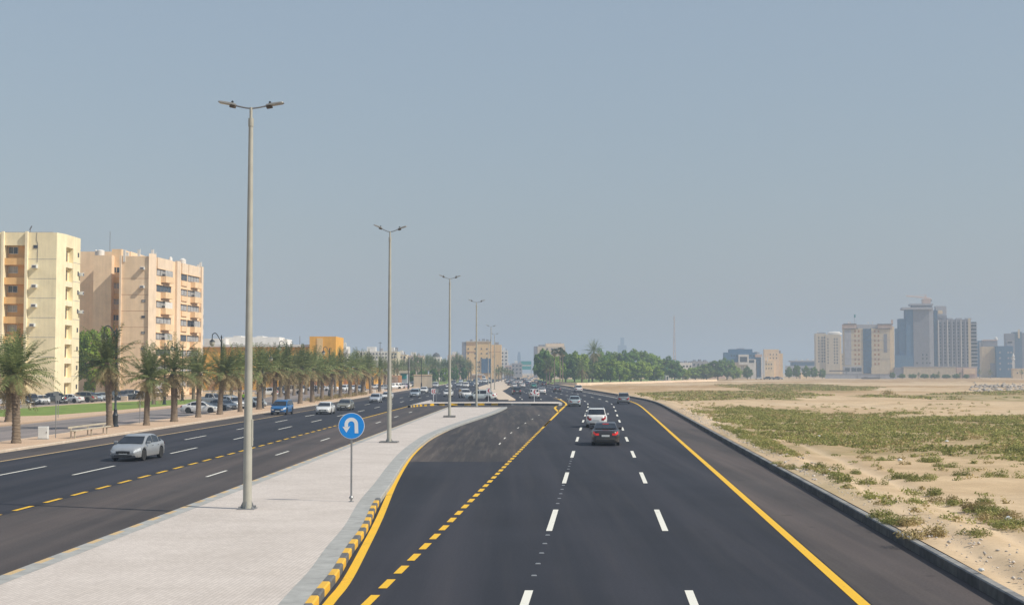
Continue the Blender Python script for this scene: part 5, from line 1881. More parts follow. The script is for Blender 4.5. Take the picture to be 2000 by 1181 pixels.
# ---- pale low-rise town, left of centre
for px0, px1, Y, pyt, mat, nm, lab, rows in [
    (696, 757, 620, 685.5, 'white_wall', 'white_block', 'long white low-rise block left of the second street lamp', 2),
    (757, 776, 640, 686, 'beige_pale', 'beige_block', 'stepped beige block right of the second street lamp', 3),
    (774, 793, 680, 692, 'pinkcream', 'cream_block', 'cream low-rise block with brown window band', 3),
    (790, 826, 800, 694, 'pink', 'pink_block', 'pale pink row of houses above the palm grove', 3),
    (842, 860, 820, 697, 'white_wall', 'white_villa', 'white villa with dark domed roof above the palm grove', 2),
    (874, 902, 840, 693, 'pink', 'pink_block', 'pale block touching the left side of the beige office block', 3),
    (978, 992, 1050, 684, 'white_wall', 'white_block', 'tall white block just right of the beige office block', 5),
    (986, 1000, 1020, 713, 'pink', 'pink_block', 'small pinkish block below the far hazy tower', 3),
    (999, 1020, 1100, 709, 'grey_wall', 'grey_flats', 'grey flats with dark bays left of the teal panels', 3),
    (668, 676, 760, 676, 'white_wall', 'white_tower', 'stepped white tower right of the orange tower', 3),
]:
    t = building(nm, lab, 'building', px0, px1, Y, 18, pyt, mat)
    w_ = px1 - px0
    n_ = max(2, int(w_ / 6))
    for r in range(rows):
        bwins(t, [px0 + w_ * (j + .5) / n_ for j in range(n_)], [pyt + 5 + r * 7.0], w_ / n_ * .42, 3.0, 'win' if nm != 'white_tower' else 'win_pale')
    if nm == 'white_villa':
        b = MB(); cxv = 0
        b.lathe([(2.4, 0), (2.2, 1.0), (1.5, 2.0), (.5, 2.6), (.08, 2.8)], 16, c=(0, 5, HZ(697, Y)))
        b.build('dome', M['roof_dark'], t, True)
    elif nm == 'white_tower':
        bpart(t, 'upper_tier', 664, 680, 681, 690, 'white_wall', -1, 8); bpart(t, 'upper_tier', 669.5, 674.5, 668.5, 676, 'white_wall', 2, 6)
    else:
        b = MB(); x_ = (w_ / F * Y) * .2
        b.box(-x_, x_ * .4, 4, 9, HZ(pyt, Y) - .1, HZ(pyt, Y) + 2.0); b.build('roof_block', M['white_wall'], t)
        b = MB(); b.box(x_ * 1.1, x_ * 1.6, 3, 6, HZ(pyt, Y) - .1, HZ(pyt, Y) + 1.3); b.build('roof_tank', M['grey_wall'], t)
t = building('white_house', 'small white pitched block behind the second street lamp pole', 'building', 762, 771, 600, 8, 700, 'pinkcream')
bpart(t, 'window', 764, 767, 704, 708, 'win', -.1, 0)
t = building('water_tank', 'slim grey tower on the skyline right of the second street lamp', 'tower', 772.5, 776, 900, 3, 678, 'tower_grey')
bpart(t, 'tank', 772, 776.6, 678.5, 683, 'tower_grey', -.4, 3.4)

# ---- beige office block beyond the grove
t = building('office_block', 'beige office block with grey left end and dark blue glass bay', 'office block', 910.5, 959, 900, 22, 667.5, 'beige')
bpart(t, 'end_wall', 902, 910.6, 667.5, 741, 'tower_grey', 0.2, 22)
bpart(t, 'right_wing', 958.9, 979.5, 673, 741, 'beige', 1.0, 22)
bpart(t, 'parapet', 910, 959.5, 665.8, 667.6, 'beige_pale', -.5, 22)
for px0, px1, py in ((911, 928, 686.3), (955.5, 977, 686.5), (911, 928, 672)):
    bpart(t, 'string_course', px0, px1, py, py + .9, 'mall_brown', -.25, .0)
bpart(t, 'glass_bay', 940, 959, 700.3, 728, 'win_blue', -.8, .0)
bwins(t, [914.5, 928, 940.3, 951], [681, 690, 699], 2.4, 2.6)
bwins(t, [932.5, 936], [707, 716, 724], 2.2, 2.4)
bwins(t, [972.5], [713.5], 2.4, 2.4, d=1.0)
bpart(t, 'entrance_canopy', 922, 944, 730, 732, 'white_wall', -6, .0)
for px, w_, h_ in ((920, 5, 662.5), (929, 4, 663.5), (936, 3, 662), (944, 6, 661.5), (952, 5, 662.5)):
    bpart(t, 'roof_unit', px - w_ / 2, px + w_ / 2, h_, 666, 'white_wall' if int(px) % 2 else 'tower_grey', 5, 9)
bpart(t, 'roof_unit', 966, 974, 668, 673.2, 'tower_grey', 5, 9)

t = building('office_block', 'pale stepped block standing behind the wood with rooftop plant', 'office block', 1050, 1104, 1000, 24, 676, 'beige_pale')
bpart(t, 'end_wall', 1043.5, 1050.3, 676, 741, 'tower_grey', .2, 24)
bpart(t, 'upper_storey', 1066, 1102, 670.5, 676.2, 'pinkcream', 2, 22)
bpart(t, 'roof_plant', 1052, 1064, 673, 676.2, 'tower_grey', 3, 12)
for px in (1070, 1076, 1081, 1087, 1093): bpart(t, 'roof_unit', px, px + 2.4, 667.5 + (px % 3), 671, 'tower_grey', 5, 8)
bwins(t, [1060 + 9 * j for j in range(5)], [681, 690, 699], 3, 2.6)

# ---- teal panels across the far road
t = thing('sign_gantry', 'teal panelled gantry spanning the far end of the right carriageway', 'gantry', (WX(1028, 1250), 1250, 0))
bpart(t, 'panel', 1018, 1037.5, 705, 712, 'teal', -.5, .5); bpart(t, 'panel', 1018, 1037, 714.5, 721.5, 'teal', -.4, .6)
bpart(t, 'white_band', 1018, 1037, 712, 714.4, 'white_wall', -.3, .4)  # plain white strip between the two teal panels
for px in (1017.5, 1037.5): bpart(t, 'leg', px - .5, px + .5, 705, 735.5, 'tower_grey', -.3, .5)

# ---- hazy far towers
t = building('hazy_tower', 'faint blue tower with pointed top far beyond the wood', 'tower', 1207, 1224, 3000, 30, 674, 'blue_wall')
bpart(t, 'spire', 1212, 1219, 659, 674.5, 'blue_wall', 4, 20); bpart(t, 'shoulder', 1199, 1232, 690, 725, 'blue_wall', 6, 30)
t = building('hazy_tower', 'faint slender tower above the far end of the road', 'tower', 1010.5, 1017, 2400, 20, 693, 'blue_wall')
bpart(t, 'crown', 1011.5, 1016, 687, 693.5, 'blue_wall', 3, 17)

# ---- low buildings behind the gap right of the wood
for px0, px1, Y, pyt, mat, lab in [
    (1296, 1323, 1150, 703, 'teal', 'pale greenish roofed block behind the lattice mast'),
    (1326, 1352, 900, 708, 'white_wall', 'low white shed right of the lattice mast'),
    (1352, 1384, 940, 705, 'grey_wall', 'low grey shed with roof trusses'),
    (1382, 1416, 960, 708, 'pink', 'low pinkish block left of the white and blue office'),
    (1466, 1480, 1350, 690, 'pink', 'faint pink block between the office and the tan block'),
]:
    t = building('low_shed', lab, 'building', px0, px1, Y, 20, pyt, mat)
    bwins(t, [px0 + (px1 - px0) * (j + .5) / 4 for j in range(4)], [pyt + 7], 3.2, 3.6)
    for j in range(3):
        bpart(t, 'roof_truss', px0 + 3 + j * (px1 - px0) / 3.2, px0 + 8 + j * (px1 - px0) / 3.2, pyt - 2.4 - (j % 2) * 1.2, pyt + .1, 'tower_grey', 4, 9)

# ---- white and blue office
t = building('office_block', 'white and blue office with stepped blue glass top floors', 'office block', 1423, 1476.5, 900, 26, 707, 'beige_pale', base=.1)
bpart(t, 'upper_floor', 1414.5, 1478, 688, 707.2, 'blue_wall', 1.2, 25); bpart(t, 'upper_floor', 1424, 1469, 681.5, 688.2, 'blue_wall', 2.5, 23)
bpart(t, 'penthouse', 1438, 1452, 679.8, 681.8, 'tower_pale', 6, 14)
bpart(t, 'white_frame', 1443, 1463, 692, 712, 'white_wall', -.8, 1.0); bpart(t, 'window', 1446, 1460, 696.5, 706.5, 'win', -.95, -.79)
bpart(t, 'white_frame', 1460.5, 1477, 701, 740, 'white_wall', -.6, .0); bpart(t, 'window', 1463.5, 1473.5, 702.5, 708, 'win', -.75, -.59)
bpart(t, 'glass_bay', 1478, 1486.5, 697, 740, 'win_blue', .3, 20); bpart(t, 'end_pier', 1486.6, 1489.5, 696, 740, 'white_wall', -.4, 20)
bpart(t, 'sign_band', 1475, 1489, 691.5, 697.2, 'pink', .2, 20)
bwins(t, [1429, 1434, 1439, 1466, 1472], [694.5], 2.6, 2.6, d=1.2)
bwins(t, [1449, 1451.5], [722], .9, 16)
# ---- tan block
t = building('tan_block', 'tan block with rooftop pergola right of the white and blue office', 'building', 1493.5, 1521.5, 960, 18, 682, 'tan', base=.1)
bpart(t, 'side_wall', 1521.4, 1529, 690, 740, 'tan_warm', .4, 18); bpart(t, 'front_wing', 1494.5, 1513, 704, 740, 'hotel_side', -2.5, .0)
bpart(t, 'minaret', 1494, 1496, 697, 740, 'white_wall', -4, -3.3); bpart(t, 'minaret', 1500, 1502, 697, 706, 'white_wall', -3.4, -2.7)
bwins(t, [1505, 1511, 1517], [692, 699], 1.8, 2.2); bwins(t, [1498, 1503, 1508], [711, 719], 1.8, 2.4, d=-2.5)
for px in (1508, 1514, 1520): bpart(t, 'roof_pergola', px, px + 4, 684.5 - (px % 4) * .5, 690.2, 'tower_grey', 3, 8)
# ---- arena
t = building('arena', 'long low bluish arena with pale roof edge left of the twin hotel', 'arena', 1548, 1624, 1250, 40, 706, 'blue_wall', base=.1)
bpart(t, 'roof_edge', 1545, 1626, 703.6, 706.3, 'tower_pale', -1.5, 40); bpart(t, 'lower_wing', 1536, 1610, 714, 738, 'tower_pale', -4, .0)
for px in (1552, 1563, 1574, 1585, 1596, 1607): bpart(t, 'roof_unit', px, px + 4, 701.5 - (px % 3) * .5, 703.8, 'white_wall', 6, 12)
bwins(t, [1545 + 8 * j for j in range(8)], [720], 4, 3, d=-4.0)
# ---- twin hotel, hazier
t = building('hotel_tower', 'pale grey twin hotel block with round white rooftop, left of the striped hotel', 'hotel', 1594, 1614, 1200, 24, 651, 'hotel', base=.1)
bpart(t, 'right_half', 1613.9, 1641.5, 653, 738, 'hotel', -2.0, 22); bpart(t, 'side_bay', 1641.4, 1644, 656, 738, 'hotel_side', -1, 18)
b = MB(); Yh = 1195
b.lathe([(6.2, 0), (6.2, 1.4), (4.5, 2.4), (.5, 2.8)], 20, c=(WX(1634, Yh) - t.location.x, 6, HZ(653, 1200) - .1)); b.build('round_roof', M['white_wall'], t, True)
bpart(t, 'roof_unit', 1623, 1630, 647.5, 653.1, 'pink', 3, 9); bpart(t, 'roof_unit', 1596, 1612, 649.3, 651.1, 'tower_grey', 4, 12); bpart(t, 'roof_dish', 1596.3, 1598, 646, 649.4, 'white_wall', 4, 6)
bwins(t, [1600, 1606.5, 1611], [659 + 5.8 * k for k in range(9)], 2.3, 3.0); bwins(t, [1618.5, 1631, 1636], [662 + 5.8 * k for k in range(9)], 2.3, 3.0, d=-2.0)
t = building('low_annex', 'narrow grey annex between the two hotels', 'building', 1642, 1650, 1220, 12, 690, 'hotel', base=.1)
bwins(t, [1646], [696, 703, 710], 1.6, 2.2)
# ---- striped hotel
t = building('hotel_tower', 'beige hotel with paired windows and dark blue glass stripe down its middle', 'hotel', 1650.5, 1738.5, 950, 24, 641, 'hotel', base=.1)
Yh = 950
bpart(t, 'side_wall', 1738.4, 1746.5, 638, 737, 'hotel_side', .5, 20)  # sunlit flank, its brightness put into a lighter wall colour
bpart(t, 'parapet', 1650, 1675, 632, 641.2, 'pink', -.6, 22); bpart(t, 'parapet', 1716, 1744, 633, 641.2, 'pink', -.6, 22); bpart(t, 'parapet', 1675.1, 1715.9, 633.5, 641.3, 'tower_pale', .3, 20)
for px0, px1, py in ((1649.5, 1675, 631.4), (1649.5, 1678, 640.4), (1715, 1745, 632.2), (1712, 1740, 640.4)):
    bpart(t, 'cornice', px0, px1, py, py + 1.7, 'dark_trim', -1.1, -.4)
bpart(t, 'glass_stripe', 1687, 1703, 641.5, 729, 'win_blue', -.5, .0)
bpart(t, 'glass_strip', 1655.3, 1660, 650, 658, 'win', -.2, .0); bpart(t, 'grey_bay', 1651, 1664, 644, 712, 'tower_pale', -.3, .0); bpart(t, 'glass_strip', 1727, 1733, 652, 688, 'tower_grey', -.2, .0)
bwins(t, [1671.5, 1678.5, 1709.5, 1716.5], [646.5 + 9.1 * k for k in range(8)], 2.9, 4.2, 'mall_brown'); 
for py in (664, 682, 700): bpart(t, 'string_course', 1650.4, 1738.6, py, py + .7, 'grey_wall', -.36, -.31)
bpart(t, 'podium', 1650, 1686, 715, 731, 'tower_pale', -3, .0)
for px in (1653, 1665.5, 1676): bpart(t, 'podium_window', px, px + 9, 718, 725, 'win', -3.2, -2.99)
bpart(t, 'podium', 1703, 1738, 717, 735, 'hotel', -2, .0)
for px in (1655, 1658.5, 1693, 1701.5): bpart(t, 'roof_dish', px, px + 2.2, 628.5, 632, 'white_wall', 6, 8)
bpart(t, 'flagpole', 1667.8, 1668.3, 614, 632, 'tower_grey', 5, 5.4); bpart(t, 'flag', 1667.0, 1670.0, 614, 620, 'teal', 5.1, 5.3)
bpart(t, 'roof_aerial', 1739, 1742.5, 624.5, 633.2, 'pink', 4, 6)
# ---- wall and terrace before it
t = building('boundary_wall', 'long grey boundary wall at the foot of the striped hotel', 'wall', 1612, 1750, 920, 1.5, 731, 'tower_pale', base=.1)
bpart(t, 'coping', 1611.5, 1750, 730, 731.2, 'tower_grey', -.2, 1.7); bpart(t, 'terrace_roof', 1618, 1650, 723, 725, 'dark_trim', 8, 20); bpart(t, 'terrace_post', 1648, 1650, 725, 731.5, 'tower_grey', 8, 9)
for px in (1675.5, 1717): bpart(t, 'pier', px - .6, px + .6, 729, 738, 'tower_grey', -.35, .0)
t = building('dark_trailer', 'low dark flat trailer standing before the boundary wall', 'trailer', 1683, 1719, 880, 3, 736.6, 'dark_trim', base=.15)
bpart(t, 'wheel_guard', 1688, 1694, 735.6, 737, 'dark_trim', .2, 2.6)
t = building('long_wall', 'long pale wall below the unfinished tower complex', 'wall', 1766, 1866, 940, 8, 716, 'hotel', base=.1)
bpart(t, 'coping', 1765, 1867, 715, 716.4, 'tower_pale', -.3, 8); bpart(t, 'gatehouse', 1748, 1766.2, 717, 738, 'tower_grey', .4, 7); bpart(t, 'brick_panel', 1880, 1902, 720, 730, 'tan', 1, 6); bpart(t, 'right_wall', 1866, 1905, 717, 738, 'pink', 2, 8)
# ---- unfinished tower complex with crane
t = building('unfinished_tower', 'tall unfinished grey tower complex with a crane on top', 'tower', 1785.5, 1816, 1020, 26, 604, 'tower_grey', base=.1)
for px0, px1, pyt, mat, d0, d1, nm in [
    (1771, 1785.6, 604, 'blue_wall', .6, 24, 'glass_bay'), (1757, 1773, 622, 'blue_wall', 2, 24, 'glass_wing'), (1750, 1768, 641, 'blue_wall', 4, 22, 'glass_wing'), (1751, 1786, 693, 'blue_wall', -2, 4, 'low_wing'),
    (1815.9, 1824, 604, 'tower_pale', .4, 20, 'shaft'), (1823.9, 1831, 606, 'win_blue', 1.4, 20, 'glass_bay'), (1826, 1848, 616, 'tower_grey', 3, 20, 'rear_block'), (1830.8, 1895, 624, 'tower_grey', 1.0, 22, 'right_wing')]:
    bpart(t, nm, px0, px1, pyt, 738, mat, d0, d1)
bpart(t, 'crown_slab', 1767, 1826, 599.5, 603.8, 'tower_pale', -3, 24); bpart(t, 'crown_storey', 1783, 1822, 596, 599.6, 'tower_grey', 1, 18); bpart(t, 'crown_slab', 1780.5, 1825, 592.8, 595.9, 'tower_pale', -1, 20)
bpart(t, 'penthouse', 1802, 1818, 584, 592.9, 'pink', 3, 12); bpart(t, 'rear_upper_block', 1826.5, 1847, 598, 616.1, 'tower_pale', 4, 18); bpart(t, 'pale_opening', 1830.5, 1839.5, 606.5, 613, 'hotel_side', 3.8, 4.1)  # the opening is a pale cream panel
bwins(t, [1803, 1810.5], [692.5, 700, 708.5], 2.6, 3.0); bwins(t, [1792, 1816.5], [708.5], 2.6, 3.0)
for j in range(8):
    px = 1834.6 + j * 8.6
    bpart(t, 'pilaster', px - 1.6, px - .2, 625, 716, 'white_wall' if j in (0, 2, 5) else 'tower_pale', .2, 1.0)
for j in range(7):
    bwins(t, [1837.5 + j * 8.6 - 1.2], [631 + 6.4 * k for k in range(13)], 2.6, 3.6, d=1.0)
for px in (1832, 1849, 1866, 1884): bpart(t, 'roof_frame', px, px + 11, 621.5, 624.2, 'tower_pale', 3, 12)
bpart(t, 'balcony_core', 1894.9, 1904, 629, 738, 'win', 3, 20)
for k in range(13): bpart(t, 'balcony_slab', 1894.9, 1907, 632 + 6.9 * k, 634 + 6.9 * k, 'tower_pale', 1.2, 20)
bpart(t, 'end_pier', 1890, 1894.9, 622, 738, 'hotel', .1, 1.0)
# crane
cr_ = thing('tower_crane', 'pinkish tower crane on top of the unfinished tower', 'crane', (WX(1810, 1026), 1026, HZ(584, 1026)))
Yc = 1026
b = MB()
for s in (-.5, .5):
    b.tube([(s, 0, 0), (s, 0, HZ(575, Yc) - HZ(584, Yc))], .18, 4)
for k in range(4): b.tube([(-.5, 0, k * .8), (.5, 0, k * .8 + .8)], .12, 4)
b.build('mast', M['pink'], cr_)
b = MB(); xj0, xj1 = WX(1772, Yc) - cr_.location.x, WX(1822, Yc) - cr_.location.x
z0, z1 = HZ(578.5, Yc) - cr_.location.z, HZ(585, Yc) - cr_.location.z
b.tube([(xj0, 0, z0 + .6), (0, 0, (z0 + z1) / 2 + .6), (xj1, 0, z1 + .6)], .22, 4); b.tube([(xj0, 0, z0), (0, 0, (z0 + z1) / 2 - .1), (xj1, 0, z1)], .22, 4)
b.build('jib', M['pink'], cr_)
b = MB(); b.tube([(0, 0, HZ(575, Yc) - cr_.location.z), (xj0 * .5, 0, z0 + .7)], .08, 4); b.build('stay', M['pink'], cr_)
b = MB(); b.box(xj1 - 1.6, xj1, -.7, .7, z1 - 1.6, z1); b.build('counterweight', M['tower_grey'], cr_)
# ---- right-hand cluster
t = building('blue_tower', 'slim bluish grey tower right of the unfinished complex', 'tower', 1907.5, 1921, 1200, 20, 665, 'blue_wall', base=.1)
bpart(t, 'side_bay', 1914, 1921.5, 668, 738, 'tower_pale', -.4, .0)
t = building('grey_block', 'grey block with white dome behind the cream block', 'building', 1921.2, 1949, 1180, 20, 664, 'tower_grey', base=.1)
b = MB(); b.lathe([(1.3, 0), (1.5, 1), (1.0, 2.2), (.1, 2.7)], 12, c=(WX(1944, 1184) - t.location.x, 4, HZ(664, 1180))); b.build('dome', M['white_wall'], t, True)
bpart(t, 'parapet', 1921, 1949.3, 663, 665, 'pink', -.5, .0)
t = building('cream_block', 'cream block with a grid of small windows at the far right', 'building', 1919, 1946.5, 1050, 18, 676.5, 'hotel_side', base=.1)
bwins(t, [1928, 1934.5, 1939.5], [680.5 + 4.6 * k for k in range(9)], 1.6, 1.6, 'tan'); bpart(t, 'low_wing', 1936, 1948, 709, 738, 'tower_pale', -2, .0)
t = building('glass_block', 'bluish glazed block with pale square panels right of the cream block', 'building', 1947.5, 1979, 1040, 20, 675.5, 'blue_wall', base=.1)
bwins(t, [1954, 1970, 1975.5], [688, 699, 709.5, 720.5], 3.2, 3.6, 'tower_pale'); bpart(t, 'roof_pavilion', 1966, 1979, 664.5, 675.7, 'tower_pale', 2, 14); bpart(t, 'roof_window', 1968, 1976.5, 666.5, 670, 'win', 1.8, 2.0)
t = building('glass_tower', 'dark teal glass tower with a pointed fin at the right edge', 'tower', 1966.5, 1983, 1300, 24, 651, 'tower_grey', base=.1)
bpart(t, 'glass_face', 1979, 1996, 648, 738, 'win_blue', 1, 22); bpart(t, 'right_half', 1995.9, 2030, 650, 738, 'tower_grey', 1.5, 24); bpart(t, 'fin', 1990, 1993.5, 643, 660, 'hotel_side', -1, 1.0)
t = building('minaret', 'slim white minaret before the glazed block at the right', 'minaret', 1978, 1982, 980, 1.6, 703, 'white_wall', base=.1)
b = MB(); b.lathe([(.95, 0), (1.25, .3), (1.25, .9), (.7, 1.1), (.7, 2.2), (1.0, 2.4), (.06, 5.0)], 12, c=(0, .8, HZ(703, 980))); b.build('gallery', M['white_wall'], t, True)
t = building('low_wall_house', 'low cream house at the right edge beyond the rubble', 'house', 1979, 2040, 970, 12, 720, 'hotel_side', base=.1)
bpart(t, 'parapet', 1978.5, 2041, 719, 720.4, 'pinkcream', -.3, 12)
bwins(t, [1988, 1998, 2010], [728], 2, 3)
# the far right-hand blocks stand turned a little towards the road
for o in list(col.objects):
    if o.type == 'EMPTY' and o.location.y > 850 and o.location.x > 135 and o.get('category') not in ('crane', 'tree', 'palm tree'):
        th = math.atan2(o.location.x, o.location.y)
        o.rotation_euler[2] = -th * .6
        o.scale = (math.cos(th * .6), .6, 1)
# ---- huts by the wood and low walls
t = building('white_hut', 'small white hut with lean-to roof at the right end of the wood', 'hut', 1300, 1310, 700, 5, 729.5, 'white_wall', base=.1)
bpart(t, 'doorway', 1302.5, 1305, 735, 741.5, 'win', -.1, .0); bpart(t, 'lean_to', 1285, 1300.1, 731, 742, 'tower_pale', .5, 4)
t = building('cream_hut', 'plain cream box hut before the dark belt of trees', 'hut', 1564, 1579, 930, 6, 727, 'hotel_side', base=.1)
bpart(t, 'roof', 1563.5, 1579.5, 726.2, 727.3, 'white_wall', -.3, 6.3)
t = thing('low_wall', 'low pale wall along the front of the wood beside the road', 'wall', (*G(1160, 750.5, .3), 0.2))
pts = [Vector(G(*p, .3)) for p in ((1084, 750.6), (1130, 751.5), (1170, 750.6), (1220, 749.5), (1275, 747.5), (1330, 745.5), (1400, 744))]
W_ = resample(pts, 6)
b = MB()
for a, c in zip(W_, W_[1:]):
    d = (c - a); mt = Matrix.Rotation(math.atan2(d.y, d.x), 3, 'Z')
    m_ = (a + c) / 2
    b.obox((m_.x - t.location.x, m_.y - t.location.y, .42), (d.length + .01, .4, .95), mt)
b.build('wall_face', M['pinkcream'], t)
# ---- lattice mast
x, y = WX(1317.5, 1000), 1000
t = thing('lattice_mast', 'tall faint red and white lattice mast right of the wood', 'mast', (x, y, .1))
hm = HZ(616, 1000)
b = MB()
for sx, sy in ((1, 1), (1, -1), (-1, 1), (-1, -1)):
    b.tube([(sx * .9, sy * .9, 0), (sx * .22, sy * .22, hm)], [.13, .08], 4)
n_ = 22
for k in range(n_):
    a, c = k / n_, (k + 1) / n_
    ra_, rb_ = .9 - .68 * a, .9 - .68 * c
    for s in (1, -1):
        b.tube([(-s * ra_, -ra_, hm * a), (s * rb_, -rb_, hm * c)], .05, 4, k % 2)
b.build('lattice', [M['pink'], M['tower_grey']], t)
for z_ in (.62, .8, .93):
    b = MB(); b.box(-.7, -.3, -.5, -.2, hm * z_, hm * z_ + 1.6); b.build('dish', M['tower_pale'], t)
# ------------------------------------------------------------------ tall double-arm street lamps
def lamp_parts(slope):
    H = 14.75
    out = []
    b = MB(); b.lathe([(.168, 0), (.155, .3), (.15, 2.4), (.080, H - .32), (.095, H - .31), (.095, H)], 20); b.lathe([(.055, H), (.055, H + .42)], 10)
    out.append(('pole', b.mesh('pole', M['pole'], True, 40), []))
    b = MB(); b.box(-.30, .30, -.30, .30, 0, .035)
    for sx in (1, -1):
        for sy in (1, -1):
            b.lathe([(.035, .035), (.035, .11), (.02, .12)], 6, c=(sx * .23, sy * .23, 0))
    for k in range(4):
        a = k * math.pi / 2
        mt = Matrix.Rotation(a, 3, 'Z')
        v = [mt @ Vector(p) for p in ((.15, -.01, .035), (.27, -.01, .035), (.15, -.01, .30), (.15, .01, .035), (.27, .01, .035), (.15, .01, .30))]
        b.raw(v, [(0, 1, 2), (3, 5, 4), (1, 4, 5, 2), (0, 3, 4, 1)])
    out.append(('base_plate', b.mesh('base_plate', M['galv']), []))
    b = MB(); b.box(.12, .172, -.07, .07, 2.35, 3.35)
    b.box(.12, .188, -.03, .03, 2.55, 2.65); b.box(.12, .182, -.03, .03, 3.2, 3.25)
    out.append(('access_door', b.mesh('access_door', M['pole'], bevel=.01), []))
    for s in (1, -1):
        t = math.tan(R(slope if s < 0 else slope * .8))
        b = MB(); z0 = H + .38
        b.tube([(0, 0, z0), (s * .25, 0, z0 + .25 * t * .7), (s * .62, 0, z0 + .62 * t)], .032, 8)
        arm = ('arm', b.mesh('arm', M['galv'], True), [])
        out.append(arm)
        mt = Matrix.Rotation(-s * math.atan(t * 1.02), 3, 'Y')
        c0 = Vector((s * .55, 0, z0 + .58 * t))
        prof = [(0, .11, .05), (.12, .125, .075), (.55, .15, .06), (.62, .14, .05), (.66, .10, .03)]
        h_ = MB(); rings = []
        for x_, w_, hh in prof:
            rings.append([c0 + mt @ Vector((s * x_ * 0.95, yy, zz)) for yy, zz in ((-w_, -.01), (-w_ * .9, hh * .7), (-w_ * .4, hh), (w_ * .4, hh), (w_ * .9, hh * .7), (w_, -.01))])
        vv = [p for r in rings for p in r]; ff = []
        for i in range(4):
            for k in range(6):
                a, c = i * 6 + k, i * 6 + (k + 1) % 6
                ff.append((a, c, c + 6, a + 6))
        ff += [tuple(range(6)), tuple(range(24, 30))]
        h_.raw(vv, ff)
        bm = bmesh.new(); bm.from_mesh(h_.mesh('t', M['lamp_head'])); bmesh.ops.recalc_face_normals(bm, faces=bm.faces)
        hm_ = bpy.data.meshes.new('lamp_head'); bm.to_mesh(hm_); bm.free(); hm_.materials.append(M['lamp_head'])
        k_ = MB(); k_.lathe([(.04, 0), (.045, .05), (.02, .08)], 8, c=c0 + mt @ Vector((s * .14, 0, .075)))
        g_ = MB(); g_.obox(c0 + mt @ Vector((s * .10, 0, -.06)), (.20, .16, .10), mt)
        l_ = MB(); l_.obox(c0 + mt @ Vector((s * .38, 0, -.022)), (.42, .22, .02), mt)
        out.append(('lamp_head', hm_, [('photocell', k_.mesh('photocell', M['iron'])), ('gear_box', g_.mesh('gear_box', M['bark'])), ('lens', l_.mesh('lens', M['lamp_lens']))]))
    return out


LP_ = {}
LAMPS = [(483, 993, 12, 'nearest tall double-armed street lamp, on the paved median'), (760, 863.5, 24, 'second tall double-armed street lamp, right of the blue u-turn sign'),
         (878, 814.5, 20, 'third tall double-armed street lamp, on a dark foot near the end of the paved median'), (930.5, 793.5, 20, 'fourth tall double-armed street lamp, at the tip of the paved median'),
         (959, 767.5, 20, 'fifth double-armed street lamp, on the far median behind the middle arrow board'), (966, 760, 20, 'sixth double-armed street lamp, on the far median'), (953.5, 751.5, 20, 'seventh double-armed street lamp, faint on the far median')]
for i, (px, py, sl_, l_) in enumerate(LAMPS):
    z = .19
    x, y = G(px, py, z)
    if sl_ not in LP_: LP_[sl_] = lamp_parts(sl_)
    t = thing('street_lamp', l_, 'street lamp', (x, y, z - .003), R(-2), 'double-armed street lamps along the median')
    for nm, me_, ch in LP_[sl_]:
        q = part(nm, me_, t)
        for n2, m2 in ch: part(n2, m2, q)
    t.scale = (1, 1, (HZ((212, 453, 544.5, 590.5, 638, 653, 665)[i], y, px) - z) / (14.75 + .38))
    if i in (1, 2):
        b = MB(); b.box(-.62, .62, -.55, .55, 0.004, .09 if i == 1 else .2); b.build('foot_block', M['concrete_dark'], t)

# ------------------------------------------------------------------ dark decorative lamps by the palms
def deco_parts():
    H = 8.6
    b = MB()
    b.lathe([(.30, 0), (.30, .12), (.22, .2), (.22, .95), (.27, 1.02), (.20, 1.12), (.14, 1.5), (.17, 1.56), (.10, 1.66), (.085, H - .5), (.12, H - .45), (.07, H - .3), (.07, H), (.10, H + .08), (.02, H + .35)], 14)
    pole = b.mesh('post', M['iron'], True, 35)
    b = MB()
    P_ = [(0, 0, H - .5)] + [(-.45 * 2 * t ** .9 - .02, 0, H - .5 + 1.05 * math.sin(math.pi * .62 * t)) for t in (.15, .3, .45, .6, .75, .9, 1.0)]
    P_ += [(P_[-1][0] - .12, 0, P_[-1][2] - .1), (P_[-1][0] - .14, 0, P_[-1][2] - .55)]
    b.tube(P_, .05, 8)
    arm = b.mesh('arm', M['iron'], True)
    ex, ez = P_[-1][0], P_[-1][2]
    b = MB(); b.lathe([(.05, 0), (.10, -.1), (.34, -.32), (.36, -.36), (.30, -.36)], 14, c=(ex, 0, ez)); cap_ = b.mesh('shade', M['iron'], True, 35)
    b = MB(); b.lathe([(.30, -.36), (.31, -.55), (.22, -.78), (.06, -.9)], 14, c=(ex, 0, ez)); gl2 = b.mesh('lantern_glass', M['lantern'], True, 60)
    return [('post', pole), ('arm', arm), ('shade', cap_), ('lantern_glass', gl2)]


dp = deco_parts()
DL = [(225, 833, 640, 0), (321, 789.5, 668, 180), (431, 808, 653.5, 0), (356, 782, 672, 0), (559, 790, 668, 0), (643, 779, 679, 0), (706, 770, 686, 0), (764, 763.5, 691, 150), (797.5, 759.5, 694, 0), (823, 756, 700, 0), (512, 797, 690, 180)]
DL.sort()
for i, (px, py, pt, rz) in enumerate(DL):
    x, y = G(px, py, .15)
    t = thing('lamp_post', 'dark ornamental lamp post with crook arm and lantern near the palms, %s from the left' % ORD[i], 'lamp post', (x, y, .148), R(rz), 'ornamental lamp posts by the palms')
    for nm, me_ in dp: part(nm, me_, t)
    t.scale = (1, 1, max(.7, (HZ(pt, y, px) - .15) / 8.95))

